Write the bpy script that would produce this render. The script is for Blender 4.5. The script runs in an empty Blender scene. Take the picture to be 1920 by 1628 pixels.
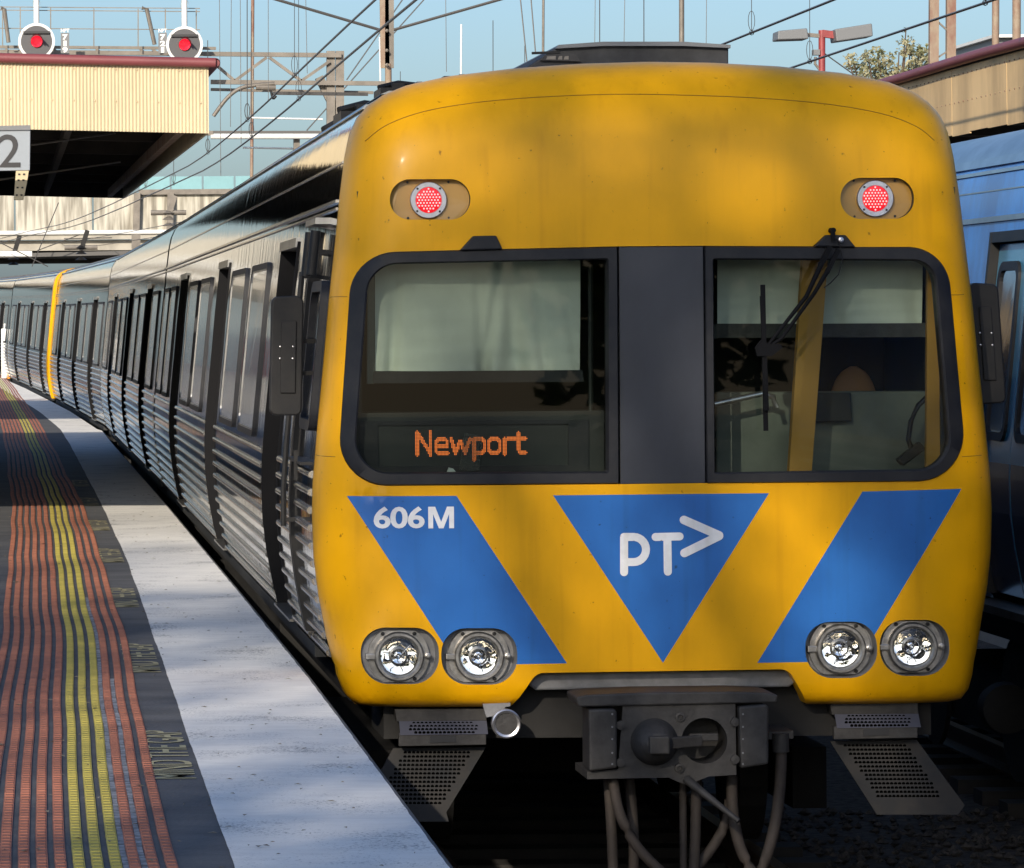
import bpy, math, random
from mathutils import Vector, Matrix
from mathutils.geometry import delaunay_2d_cdt
R = math.radians
rnd = random.Random(7)
sc = bpy.context.scene
COL = sc.collection

# ------------------------------------------------------------------ camera, sky, sun
S, D, EYE = 415.0, 20.0, 1.59           # pixels per metre on the cab front, its distance, eye height over the platform
PX, PY, ROLL = 30.0, 615.0, 0.0075      # vanishing point of the train in the photograph, lean of the picture
cam = bpy.data.cameras.new('camera'); camo = bpy.data.objects.new('camera', cam); COL.objects.link(camo)
cam.sensor_width = 36.0; cam.lens = 36.0 * S * D / 1920.0
cam.shift_x = (960 - PX) / 1920.0; cam.shift_y = -(814 - PY) / 1920.0
cam.clip_start = 0.1; cam.clip_end = 3000
camo.matrix_world = Matrix.Translation((0, -D, EYE)) @ Matrix.Rotation(R(90), 4, 'X') @ Matrix.Rotation(-ROLL, 4, 'Z')
sc.camera = camo

TO_SUN = Vector((-0.40, -1.0, 0.42)).normalized()
world = bpy.data.worlds.new('World'); sc.world = world; world.use_nodes = True
wn = world.node_tree
sky = wn.nodes.new('ShaderNodeTexSky'); sky.sky_type = 'NISHITA'; sky.sun_disc = False
sky.sun_elevation = math.asin(TO_SUN.z); sky.sun_rotation = math.atan2(TO_SUN.x, TO_SUN.y)
sky.air_density = 0.9; sky.dust_density = 2.0; sky.ozone_density = 4.4
bg = wn.nodes['Background']; wn.links.new(sky.outputs[0], bg.inputs[0]); bg.inputs[1].default_value = 0.118
sun = bpy.data.lights.new('sun', 'SUN'); suno = bpy.data.objects.new('sun', sun); COL.objects.link(suno)
sun.energy = 3.8; sun.angle = R(0.53); sun.color = (1.0, 0.89, 0.74)
suno.rotation_euler = TO_SUN.to_track_quat('Z', 'Y').to_euler(); suno.location = TO_SUN * 60
sc.view_settings.view_transform = 'Standard'; sc.view_settings.look = 'None'
sc.view_settings.exposure = 0.5; sc.view_settings.gamma = 1.0
try: sc.view_settings.use_curve_mapping = False
except Exception: pass
sc.render.engine = 'CYCLES'; sc.cycles.max_bounces = 8; sc.cycles.transparent_max_bounces = 8
sc.cycles.use_denoising = True

def at(px, py, Y):
    """the point at depth Y behind the cab front that a pixel of the photograph shows"""
    u, v = px - PX, py - PY
    k = (Y + D) / D
    return Vector(((u - ROLL * v) * k / S, Y, EYE - (v + ROLL * u) * k / S))

# ------------------------------------------------------------------ materials
def mat(name, color, rough=0.5, metal=0.0, coat=0.0, bump=0.0, bscale=(20, 20, 20), var=0.0, vscale=(3, 3, 3), emit=None, estr=0.0, spec=0.5, var2=None):
    m = bpy.data.materials.new(name); m.use_nodes = True
    nt = m.node_tree; b = nt.nodes['Principled BSDF']
    b.inputs['Base Color'].default_value = (*color, 1); b.inputs['Roughness'].default_value = rough
    b.inputs['Metallic'].default_value = metal; b.inputs['Coat Weight'].default_value = coat
    b.inputs['Coat Roughness'].default_value = 0.118; b.inputs['Specular IOR Level'].default_value = spec
    if emit:
        b.inputs['Emission Color'].default_value = (*emit, 1); b.inputs['Emission Strength'].default_value = estr
    if bump or var:
        tc = nt.nodes.new('ShaderNodeTexCoord')
    if var:
        mp = nt.nodes.new('ShaderNodeMapping'); mp.inputs['Scale'].default_value = vscale
        n = nt.nodes.new('ShaderNodeTexNoise'); n.inputs['Scale'].default_value = 1; n.inputs['Detail'].default_value = 6; n.inputs['Roughness'].default_value = 0.65
        nt.links.new(tc.outputs['Object'], mp.inputs[0]); nt.links.new(mp.outputs[0], n.inputs[0])
        rp = nt.nodes.new('ShaderNodeValToRGB')
        c2 = var2 if var2 else tuple(max(0, c * (1 - var)) for c in color)
        rp.color_ramp.elements[0].position = 0.36; rp.color_ramp.elements[0].color = (*c2, 1)
        rp.color_ramp.elements[1].position = 0.62; rp.color_ramp.elements[1].color = (*color, 1)
        nt.links.new(n.outputs[0], rp.inputs[0]); nt.links.new(rp.outputs[0], b.inputs['Base Color'])
    if bump:
        mp2 = nt.nodes.new('ShaderNodeMapping'); mp2.inputs['Scale'].default_value = bscale
        n2 = nt.nodes.new('ShaderNodeTexNoise'); n2.inputs['Scale'].default_value = 1; n2.inputs['Detail'].default_value = 4
        nt.links.new(tc.outputs['Object'], mp2.inputs[0]); nt.links.new(mp2.outputs[0], n2.inputs[0])
        bp = nt.nodes.new('ShaderNodeBump'); bp.inputs['Strength'].default_value = bump; bp.inputs['Distance'].default_value = 0.02
        nt.links.new(n2.outputs[0], bp.inputs['Height']); nt.links.new(bp.outputs[0], b.inputs['Normal'])
    return m

def glass_mat(name, tint=(0.75, 0.82, 0.78), refl=1.0, rough=0.01):
    m = bpy.data.materials.new(name); m.use_nodes = True; nt = m.node_tree
    nt.nodes.remove(nt.nodes['Principled BSDF']); out = nt.nodes['Material Output']
    t = nt.nodes.new('ShaderNodeBsdfTransparent'); t.inputs[0].default_value = (*tint, 1)
    g = nt.nodes.new('ShaderNodeBsdfGlossy'); g.inputs['Roughness'].default_value = rough
    f = nt.nodes.new('ShaderNodeFresnel'); f.inputs[0].default_value = 1.52
    mu = nt.nodes.new('ShaderNodeMath'); mu.operation = 'MULTIPLY'; mu.inputs[1].default_value = refl; mu.use_clamp = True
    mx = nt.nodes.new('ShaderNodeMixShader')
    nt.links.new(f.outputs[0], mu.inputs[0]); nt.links.new(mu.outputs[0], mx.inputs[0])
    nt.links.new(t.outputs[0], mx.inputs[1]); nt.links.new(g.outputs[0], mx.inputs[2]); nt.links.new(mx.outputs[0], out.inputs[0])
    return m

M = {}
M['yellow'] = mat('yellow_paint', (0.87, 0.42, 0.002), 0.36, spec=0.22, coat=0.04, bump=0.012, bscale=(3, 3, 3), var=0.10, vscale=(2.5, 2.5, 1.2))
def dirty(m):
    nt = m.node_tree; b = nt.nodes['Principled BSDF']; src = b.inputs['Base Color'].links[0].from_socket
    tc = nt.nodes.new('ShaderNodeTexCoord')
    def layer(scale, lo, hi, dark, prev):
        mp = nt.nodes.new('ShaderNodeMapping'); mp.inputs['Scale'].default_value = scale
        n = nt.nodes.new('ShaderNodeTexNoise'); n.inputs['Scale'].default_value = 1; n.inputs['Detail'].default_value = 4
        r = nt.nodes.new('ShaderNodeValToRGB'); r.color_ramp.elements[0].position = lo; r.color_ramp.elements[0].color = (1, 1, 1, 1); r.color_ramp.elements[1].position = hi; r.color_ramp.elements[1].color = (*dark, 1)
        mx = nt.nodes.new('ShaderNodeMixRGB'); mx.blend_type = 'MULTIPLY'; mx.inputs[0].default_value = 1
        nt.links.new(tc.outputs['Object'], mp.inputs[0]); nt.links.new(mp.outputs[0], n.inputs[0]); nt.links.new(n.outputs[0], r.inputs[0])
        nt.links.new(prev, mx.inputs[1]); nt.links.new(r.outputs[0], mx.inputs[2]); return mx.outputs[0]
    c = layer((26, 26, 26), .70, .76, (.45, .38, .30), src)
    c = layer((60, 60, 60), .71, .75, (.5, .45, .4), c)
    c = layer((16, 16, .9), .56, .80, (.90, .87, .82), c)
    nt.links.new(c, b.inputs['Base Color'])
dirty(M['yellow'])
M['blue'] = mat('blue_paint', (0.022, 0.155, 0.50), 0.36, spec=0.35, coat=0.1, var=0.12, vscale=(3, 3, 2))
dirty(M['blue'])
M['decal'] = mat('white_vinyl', (0.86, 0.87, 0.88), 0.5, var=0.12, vscale=(14, 14, 14))
dirty(M['decal'])
M['rubber'] = mat('black_rubber', (0.014, 0.015, 0.019), 0.5, spec=0.3, var=0.4, vscale=(9, 9, 9), var2=(0.024, 0.024, 0.026), bump=0.03, bscale=(60, 60, 60))
M['slate'] = mat('slate_paint', (0.030, 0.034, 0.046), 0.42, coat=0.2, var=0.2, vscale=(4, 4, 2))
M['steel'] = mat('stainless_steel', (0.47, 0.48, 0.50), 0.06, metal=1.0, bump=0.10, bscale=(1.0, 6.5, 0.7), var=0.25, vscale=(2, 5, .6))
M['steel2'] = mat('stainless_rib', (0.66, 0.64, 0.61), 0.20, metal=1.0, bump=0.05, bscale=(4, 5, 4))
M['trim'] = mat('aluminium_trim', (0.50, 0.49, 0.47), 0.3, metal=1.0, var=0.3, vscale=(3, 2, 3))
M['roof'] = mat('roof_grey', (0.22, 0.21, 0.20), 0.7, var=0.35, vscale=(3, 1, 3))
M['blackmetal'] = mat('black_metal', (0.012, 0.012, 0.013), 0.5, spec=.3, var=0.4, vscale=(7, 7, 7), var2=(0.02, 0.019, 0.018))
M['grime'] = mat('grimy_iron', (0.055, 0.052, 0.05), 0.62, metal=0.2, var=0.45, vscale=(9, 9, 9), bump=0.12, bscale=(50, 50, 50))
M['under'] = mat('underframe_black', (0.02, 0.019, 0.018), 0.8, var=0.4, vscale=(4, 4, 4))
M['hole'] = mat('hole_black', (0.002, 0.002, 0.002), 0.9, spec=0.0)
M['guard'] = mat('guard_plate', (0.022, 0.022, 0.022), 0.6, spec=.25, var=0.5, vscale=(8, 8, 8), var2=(0.034, 0.030, 0.026))
M['hose'] = mat('dusty_hose', (0.075, 0.06, 0.05), 0.75, var=0.5, vscale=(8, 8, 5))
M['recess'] = mat('lamp_recess_grey', (0.24, 0.24, 0.245), 0.55, var=0.25, vscale=(14, 14, 14))
M['lampring'] = mat('cast_lamp_ring', (0.46, 0.44, 0.41), 0.35, metal=0.85, var=0.4, vscale=(18, 18, 18), bump=0.05, bscale=(60, 60, 60))
M['chrome'] = mat('reflector_chrome', (0.93, 0.94, 0.95), 0.03, metal=1.0)
M['lens'] = glass_mat('lamp_glass', (0.96, 0.97, 0.97), 1.0)
M['windscreen'] = glass_mat('windscreen_glass', (0.66, 0.72, 0.68), 0.5)
M['sidewin'] = mat('dark_window_glass', (0.02, 0.023, 0.026), 0.02, coat=1.0, spec=1.0)
M['brush'] = mat('brushed_ring', (0.62, 0.61, 0.63), 0.3, metal=0.9, var=0.15, vscale=(20, 20, 20))
M['redled'] = mat('red_led_lens', (0.5, 0.01, 0.02), 0.25, emit=(1.0, 0.008, 0.016), estr=0.42)
M['redspot'] = mat('red_led_spot', (0.8, 0.2, 0.2), 0.3, emit=(1.0, 0.5, 0.5), estr=0.9)
M['amber'] = mat('amber_led', (0.5, 0.1, 0.01), 0.4, emit=(1.0, 0.22, 0.045), estr=0.85)
M['blind'] = mat('blind_cloth', (0.74, 0.78, 0.68), 0.9, var=0.12, vscale=(3, 3, 2))
M['cabdark'] = mat('cab_dark_panel', (0.014, 0.017, 0.015), 0.6)
M['cabgrey'] = mat('cab_grey_panel', (0.15, 0.165, 0.14), 0.6, var=0.2, vscale=(5, 5, 5))
M['cabyellow'] = mat('cab_post_yellow', (0.40, 0.20, 0.025), 0.6)
M['seat'] = mat('tan_seat', (0.50, 0.26, 0.13), 0.8)
M['paper'] = mat('paper_note', (0.5, 0.55, 0.52), 0.8)
M['jamb'] = mat('door_seal_black', (0.010, 0.010, 0.011), 0.8, spec=0.12)
M['inside'] = mat('saloon_dark', (0.03, 0.032, 0.034), 0.7)
M['asphalt'] = mat('platform_asphalt', (0.105, 0.107, 0.112), 0.85, bump=0.35, bscale=(45, 45, 45), var=0.42, vscale=(1.2, 3.0, 1), var2=(0.066, 0.068, 0.072))
M['ballast'] = mat('ballast', (0.16, 0.145, 0.125), 0.95, var=0.6, vscale=(12, 12, 12), bump=0.8, bscale=(14, 14, 14))
M['tac_o'] = mat('tactile_orange', (0.46, 0.165, 0.09), 0.75, var=0.32, vscale=(5, 4, 5), bump=0.2, bscale=(80, 80, 80))
M['tac_y'] = mat('tactile_yellow', (0.58, 0.47, 0.085), 0.75, var=0.28, vscale=(5, 4, 5), bump=0.2, bscale=(80, 80, 80))
M['text_y'] = mat('faded_yellow_text', (0.50, 0.45, 0.26), 0.85, var=0.3, vscale=(14, 14, 14))
M['concrete'] = mat('concrete', (0.42, 0.39, 0.33), 0.9, var=0.3, vscale=(1, 1, 1))
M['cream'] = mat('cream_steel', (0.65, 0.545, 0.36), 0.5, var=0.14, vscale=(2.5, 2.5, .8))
M['cream2'] = mat('warm_cream_steel', (0.74, 0.52, 0.26), 0.6, var=0.2, vscale=(1, 1.6, .5), var2=(0.52, 0.36, 0.18))  # warmer cream for the right awning, browner in random blotches
M['maroon'] = mat('maroon_gutter', (0.22, 0.055, 0.06), 0.5, var=0.2, vscale=(2, 2, 2))
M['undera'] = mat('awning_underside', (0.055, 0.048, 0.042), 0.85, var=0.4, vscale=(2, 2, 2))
M['galv'] = mat('galvanised_steel', (0.22, 0.195, 0.165), 0.6, metal=0.3, var=0.3, vscale=(3, 3, 3))
M['rustgalv'] = mat('weathered_pole', (0.30, 0.24, 0.17), 0.7, var=0.4, vscale=(4, 4, 2), var2=(0.20, 0.10, 0.07))
M['white'] = mat('white_paint', (0.75, 0.75, 0.72), 0.5, var=0.08, vscale=(4, 4, 4))
M['signshade'] = mat('sign_shade_grey', (0.27, 0.30, 0.33), 0.45)  # grey lowered to put the shade on the sign into its colour
M['signblack'] = mat('sign_black', (0.02, 0.02, 0.022), 0.5)
M['sigdisc'] = mat('signal_disc', (0.075, 0.075, 0.08), 0.6)
M['sigred'] = mat('signal_red', (0.6, 0.0, 0.02), 0.3, emit=(1.0, 0.005, 0.03), estr=0.7)
M['wire'] = mat('wire_dark', (0.10, 0.095, 0.09), 0.5, metal=0.4)
M['copper'] = mat('contact_wire_bronze', (0.16, 0.14, 0.12), 0.45, metal=0.5)
M['teal'] = mat('teal_screen', (0.22, 0.42, 0.45), 0.35, var=0.15, vscale=(1, 1, 1))
M['orange'] = mat('orange_plastic', (0.75, 0.27, 0.02), 0.5)
M['redpole'] = mat('red_pole_paint', (0.30, 0.05, 0.05), 0.5, var=0.3, vscale=(5, 5, 5))
M['flood'] = mat('floodlight_grey', (0.16, 0.165, 0.17), 0.5)
M['bluetrain'] = mat('blue_train_paint', (0.045, 0.27, 0.80), 0.22, spec=0.25, coat=0.05, bump=0.02, bscale=(1.5, 1.5, 1.5), var=0.25, vscale=(1.0, 1.5, 0.7), var2=(0.035, 0.13, 0.40))
M['bluedark'] = mat('navy_train_paint', (0.012, 0.030, 0.085), 0.25, coat=0.5)
M['teal_door'] = mat('teal_door_paint', (0.07, 0.28, 0.44), 0.25, coat=0.5)
M['brick'] = mat('brick_red', (0.30, 0.13, 0.08), 0.9, var=0.4, vscale=(4, 4, 9))
M['weather'] = mat('weatherboard_cream', (0.62, 0.52, 0.34), 0.7, var=0.1, vscale=(2, 2, 2))
M['bark'] = mat('bark', (0.14, 0.10, 0.07), 0.9, var=0.5, vscale=(3, 3, 1), bump=0.5, bscale=(12, 12, 3))
M['sleeper'] = mat('concrete_sleeper', (0.055, 0.05, 0.045), 0.9, var=0.3, vscale=(3, 3, 3))
M['rail'] = mat('rail_steel', (0.20, 0.15, 0.12), 0.5, metal=0.6)
M['bluewall'] = mat('blue_door_paint', (0.03, 0.10, 0.32), 0.5)

def leaf_mat(name, c1, c2):
    m = bpy.data.materials.new(name); m.use_nodes = True; nt = m.node_tree; b = nt.nodes['Principled BSDF']
    oi = nt.nodes.new('ShaderNodeTexCoord'); n = nt.nodes.new('ShaderNodeTexNoise'); n.inputs['Scale'].default_value = 2.2
    rp = nt.nodes.new('ShaderNodeValToRGB'); rp.color_ramp.elements[0].color = (*c1, 1); rp.color_ramp.elements[1].color = (*c2, 1)
    rp.color_ramp.elements[0].position = .35; rp.color_ramp.elements[1].position = .65
    nt.links.new(oi.outputs['Object'], n.inputs[0]); nt.links.new(n.outputs[0], rp.inputs[0]); nt.links.new(rp.outputs[0], b.inputs['Base Color'])
    b.inputs['Roughness'].default_value = 0.6
    tr = nt.nodes.new('ShaderNodeBsdfTranslucent'); nt.links.new(rp.outputs[0], tr.inputs[0])
    mx = nt.nodes.new('ShaderNodeMixShader'); mx.inputs[0].default_value = 0.3
    nt.links.new(b.outputs[0], mx.inputs[1]); nt.links.new(tr.outputs[0], mx.inputs[2]); nt.links.new(mx.outputs[0], nt.nodes['Material Output'].inputs[0])
    return m
M['leaf'] = leaf_mat('leaves', (0.045, 0.075, 0.02), (0.12, 0.14, 0.04))
M['leaf2'] = leaf_mat('sunlit_leaves', (0.17, 0.18, 0.07), (0.46, 0.42, 0.26))  # yellow-white tones put the sunlight into the leaf colour

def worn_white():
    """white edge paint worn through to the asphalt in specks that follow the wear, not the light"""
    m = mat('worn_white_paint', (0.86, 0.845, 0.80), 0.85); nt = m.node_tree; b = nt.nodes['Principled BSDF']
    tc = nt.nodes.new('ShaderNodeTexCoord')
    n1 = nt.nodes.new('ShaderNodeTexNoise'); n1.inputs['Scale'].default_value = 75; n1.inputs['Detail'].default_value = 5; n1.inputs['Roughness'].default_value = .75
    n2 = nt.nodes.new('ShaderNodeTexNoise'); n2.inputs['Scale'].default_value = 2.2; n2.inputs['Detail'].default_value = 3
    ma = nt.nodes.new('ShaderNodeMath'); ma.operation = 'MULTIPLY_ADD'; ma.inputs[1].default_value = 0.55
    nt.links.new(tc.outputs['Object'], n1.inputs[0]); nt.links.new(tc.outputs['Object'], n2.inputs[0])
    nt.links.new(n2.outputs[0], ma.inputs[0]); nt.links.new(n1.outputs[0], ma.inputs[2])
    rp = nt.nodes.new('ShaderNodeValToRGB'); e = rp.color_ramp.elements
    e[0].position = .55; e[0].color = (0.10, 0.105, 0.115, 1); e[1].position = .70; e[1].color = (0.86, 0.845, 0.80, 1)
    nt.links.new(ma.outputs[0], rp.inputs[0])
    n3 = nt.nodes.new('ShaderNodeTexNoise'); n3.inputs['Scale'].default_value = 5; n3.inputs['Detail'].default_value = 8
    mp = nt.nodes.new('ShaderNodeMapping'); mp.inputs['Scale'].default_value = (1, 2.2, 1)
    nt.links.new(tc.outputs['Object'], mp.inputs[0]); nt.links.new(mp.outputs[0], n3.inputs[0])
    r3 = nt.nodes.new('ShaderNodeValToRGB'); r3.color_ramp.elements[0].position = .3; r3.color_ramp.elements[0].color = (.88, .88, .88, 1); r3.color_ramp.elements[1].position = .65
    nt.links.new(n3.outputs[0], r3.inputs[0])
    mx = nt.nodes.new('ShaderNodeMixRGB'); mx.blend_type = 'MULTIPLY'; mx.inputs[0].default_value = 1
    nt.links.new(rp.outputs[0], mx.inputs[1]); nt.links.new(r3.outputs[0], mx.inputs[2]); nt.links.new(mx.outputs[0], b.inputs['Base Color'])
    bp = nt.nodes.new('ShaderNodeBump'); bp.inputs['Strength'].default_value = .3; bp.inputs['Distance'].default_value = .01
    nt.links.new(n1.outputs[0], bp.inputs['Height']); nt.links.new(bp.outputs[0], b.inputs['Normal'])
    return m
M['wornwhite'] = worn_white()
M['oldpaint'] = mat('old_grey_paint', (0.36, 0.37, 0.39), 0.9, var=0.8, vscale=(16, 16, 16), var2=(0.09, 0.095, 0.10))

def streaked_concrete():
    m = mat('streaked_concrete', (0.5, 0.47, 0.4), 0.9); nt = m.node_tree; b = nt.nodes['Principled BSDF']
    tc = nt.nodes.new('ShaderNodeTexCoord'); mp = nt.nodes.new('ShaderNodeMapping'); mp.inputs['Scale'].default_value = (2.2, 1, 0.22)
    n = nt.nodes.new('ShaderNodeTexNoise'); n.inputs['Scale'].default_value = 2.0; n.inputs['Detail'].default_value = 6
    rp = nt.nodes.new('ShaderNodeValToRGB'); e = rp.color_ramp.elements
    e[0].position = .38; e[0].color = (.22, .20, .16, 1); e[1].position = .58; e[1].color = (.52, .49, .41, 1)
    nt.links.new(tc.outputs['Object'], mp.inputs[0]); nt.links.new(mp.outputs[0], n.inputs[0]); nt.links.new(n.outputs[0], rp.inputs[0]); nt.links.new(rp.outputs[0], b.inputs['Base Color'])
    return m
M['streak'] = streaked_concrete()

M['seam'] = mat('seam_brown', (.32, .15, .005), .6)

# ------------------------------------------------------------------ mesh helpers
def lerp_table(tab, t):
    if t <= tab[0][0]: return tab[0][1]
    for (a, va), (b, vb) in zip(tab, tab[1:]):
        if t <= b: return va + (vb - va) * (t - a) / (b - a)
    return tab[-1][1]

class MB:
    def __init__(self): self.v, self.f, self.mi = [], [], []
    def add(self, vs, fs, mi=0):
        o = len(self.v); self.v += [tuple(p) for p in vs]
        for f in fs: self.f.append(tuple(i + o for i in f)); self.mi.append(mi)
        return self
    def box(self, x0, x1, y0, y1, z0, z1):
        vs = [(x0, y0, z0), (x1, y0, z0), (x1, y1, z0), (x0, y1, z0), (x0, y0, z1), (x1, y0, z1), (x1, y1, z1), (x0, y1, z1)]
        return self.add(vs, [(0, 3, 2, 1), (4, 5, 6, 7), (0, 1, 5, 4), (1, 2, 6, 5), (2, 3, 7, 6), (3, 0, 4, 7)])
    def prism(self, poly, y0, y1):
        """poly: (x, z) points; stands between depths y0 and y1"""
        n = len(poly); a = sum(poly[i][0] * poly[(i + 1) % n][1] - poly[(i + 1) % n][0] * poly[i][1] for i in range(n))
        if a < 0: poly = poly[::-1]
        vs = [(p[0], y0, p[1]) for p in poly] + [(p[0], y1, p[1]) for p in poly]
        fs = [tuple(range(n)), tuple(range(2 * n - 1, n - 1, -1))] + [(i, i + n, (i + 1) % n + n, (i + 1) % n) for i in range(n)]
        return self.add(vs, fs)
    def bar(self, a, b, w, h=None):
        """square bar from a to b"""
        a, b = Vector(a), Vector(b); d = (b - a).normalized(); h = h or w
        up = Vector((0, 0, 1)) if abs(d.z) < .95 else Vector((1, 0, 0))
        s = d.cross(up).normalized() * w / 2; u = s.cross(d).normalized() * h / 2
        vs = [p + q for p in (a, b) for q in (-s - u, s - u, s + u, -s + u)]
        return self.add(vs, [(3, 2, 1, 0), (4, 5, 6, 7), (0, 1, 5, 4), (1, 2, 6, 5), (2, 3, 7, 6), (3, 0, 4, 7)])
    def tube(self, pts, r, n=8, r1=None):
        pts = [Vector(p) for p in pts]; rings = []; m = len(pts)
        for i, p in enumerate(pts):
            d = (pts[min(i + 1, m - 1)] - pts[max(i - 1, 0)]).normalized()
            up = Vector((0, 0, 1)) if abs(d.z) < .9 else Vector((0, 1, 0))
            s = d.cross(up).normalized(); u = s.cross(d).normalized()
            rr = r if r1 is None else r + (r1 - r) * i / max(1, m - 1)
            rings.append([p + (s * math.cos(2 * math.pi * j / n) + u * math.sin(2 * math.pi * j / n)) * rr for j in range(n)])
        vs = [q for g in rings for q in g]; fs = []
        for i in range(m - 1):
            for j in range(n):
                fs.append((i * n + j, i * n + (j + 1) % n, (i + 1) * n + (j + 1) % n, (i + 1) * n + j))
        fs.append(tuple(range(n - 1, -1, -1))); fs.append(tuple((m - 1) * n + j for j in range(n)))
        return self.add(vs, fs)
    def lathe(self, c, prof, n=32):
        """prof: (radius, depth) pairs turned about the line through c along Y"""
        c = Vector(c); vs = []
        for r, y in prof:
            for j in range(n):
                a = 2 * math.pi * j / n; vs.append((c.x + r * math.cos(a), c.y + y, c.z + r * math.sin(a)))
        fs = []
        for i in range(len(prof) - 1):
            for j in range(n):
                fs.append((i * n + j, i * n + (j + 1) % n, (i + 1) * n + (j + 1) % n, (i + 1) * n + j))
        return self.add(vs, fs)
    def sheet(self, rows):
        n = len(rows[0]); vs = [p for r in rows for p in r]; fs = []
        for i in range(len(rows) - 1):
            for j in range(n - 1):
                fs.append((i * n + j, i * n + j + 1, (i + 1) * n + j + 1, (i + 1) * n + j))
        return self.add(vs, fs)
    def build(self, name, m, parent=None, smooth=None, local=False, bevel=0.0):
        me = bpy.data.meshes.new(name)
        vs = self.v
        if parent is not None and not local:
            o = parent.location if parent.type == 'EMPTY' or parent.parent is None else Vector()
            q = parent
            o = Vector()
            while q is not None: o += q.location; q = q.parent
            vs = [(p[0] - o.x, p[1] - o.y, p[2] - o.z) for p in vs]
        me.from_pydata(vs, [], self.f)
        for mm in (m if isinstance(m, (list, tuple)) else [m]): me.materials.append(mm if not isinstance(mm, str) else M[mm])
        if any(self.mi): me.polygons.foreach_set('material_index', self.mi)
        me.validate(); me.update()
        if smooth is not None:
            me.polygons.foreach_set('use_smooth', [True] * len(me.polygons)); me.set_sharp_from_angle(angle=R(smooth))
        ob = bpy.data.objects.new(name, me); COL.objects.link(ob)
        if parent is not None: ob.parent = parent
        if bevel:
            bm = ob.modifiers.new('bevel', 'BEVEL'); bm.width = bevel; bm.segments = 2; bm.limit_method = 'ANGLE'; bm.angle_limit = R(40)
        return ob

def tag(o, label=None, cat=None, group=None, kind=None):
    if label: o['label'] = label
    if cat: o['category'] = cat
    if group: o['group'] = group
    if kind: o['kind'] = kind
    return o
def empty(name, loc, label=None, cat=None, group=None):
    e = bpy.data.objects.new(name, None); COL.objects.link(e); e.location = loc; e.empty_display_size = .2
    return tag(e, label, cat, group)
def copy_tree(o, parent=None):
    c = o.copy(); COL.objects.link(c); c.parent = parent
    for ch in list(o.children): copy_tree(ch, c)
    return c
def share(src, name, parent, loc):
    c = bpy.data.objects.new(name, src.data); COL.objects.link(c); c.parent = parent; c.location = loc; return c
def text_faces(s, size, bold=0.0, space=1.0):
    """outline of a word in the built-in face: vertices (x, y) and faces"""
    cu = bpy.data.curves.new('word', 'FONT'); cu.body = s; cu.size = size; cu.offset = bold; cu.space_character = space; cu.resolution_u = 4
    ob = bpy.data.objects.new('word', cu); COL.objects.link(ob)
    dg = bpy.context.evaluated_depsgraph_get(); me = bpy.data.meshes.new_from_object(ob.evaluated_get(dg))
    vs = [(v.co.x, v.co.y) for v in me.vertices]; fs = [tuple(p.vertices) for p in me.polygons]
    bpy.data.objects.remove(ob); bpy.data.curves.remove(cu); bpy.data.meshes.remove(me)
    x0 = min(v[0] for v in vs); x1 = max(v[0] for v in vs); y0 = min(v[1] for v in vs); y1 = max(v[1] for v in vs)
    return [((x - x0) / (x1 - x0), (y - y0) / (y1 - y0)) for x, y in vs], fs
def inside(p, poly):
    x, y = p; c = False; n = len(poly)
    for i in range(n):
        (x1, y1), (x2, y2) = poly[i], poly[i - 1]
        if (y1 > y) != (y2 > y) and x < (x2 - x1) * (y - y1) / (y2 - y1) + x1: c = not c
    return c
def densify(poly, step):
    out = []; n = len(poly)
    for i in range(n):
        a, b = Vector(poly[i]), Vector(poly[(i + 1) % n]); m = max(1, int((b - a).length / step))
        for j in range(m): out.append(tuple(a.lerp(b, j / m)))
    return out
def rounded(pts_r, seg=7):
    """polygon from corners (x, y, radius)"""
    out = []; n = len(pts_r)
    for i in range(n):
        x, y, r = pts_r[i]; p = Vector((x, y)); a = Vector(pts_r[i - 1][:2]); b = Vector(pts_r[(i + 1) % n][:2])
        if r <= 0: out.append((x, y)); continue
        da, db = (a - p).normalized(), (b - p).normalized()
        ang = da.angle(db); t = r / math.tan(ang / 2); c = p + (da + db).normalized() * (r / math.sin(ang / 2))
        s, e = p + da * t, p + db * t
        a0 = math.atan2(*(s - c).yx); a1 = math.atan2(*(e - c).yx); d = (a1 - a0 + math.pi) % (2 * math.pi) - math.pi
        for j in range(seg + 1): out.append((c.x + r * math.cos(a0 + d * j / seg), c.y + r * math.sin(a0 + d * j / seg)))
    return out
def plate_with_holes(outer, holes, step):
    pts = []; edges = []
    for loop in [outer] + holes:
        o = len(pts); pts += [Vector(p) for p in loop]; edges += [(o + i, o + (i + 1) % len(loop)) for i in range(len(loop))]
    v, e, f, *_ = delaunay_2d_cdt(pts, edges, [], 0, 1e-6)
    fs = []
    for t in f:
        c = sum((v[i] for i in t), Vector((0, 0))) / len(t)
        if inside(c, outer) and not any(inside(c, h) for h in holes): fs.append(tuple(t))
    return [tuple(p) for p in v], fs
def smooth_path(ctrl, n=6):
    P = [Vector(p) for p in ctrl]; out = []
    for i in range(len(P) - 1):
        p0, p1, p2, p3 = P[max(i - 1, 0)], P[i], P[i + 1], P[min(i + 2, len(P) - 1)]
        for j in range(n):
            t = j / n
            out.append(.5 * ((2 * p1) + (p2 - p0) * t + (2 * p0 - 5 * p1 + 4 * p2 - p3) * t * t + (3 * p1 - p0 - 3 * p2 + p3) * t ** 3))
    out.append(P[-1]); return out

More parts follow.
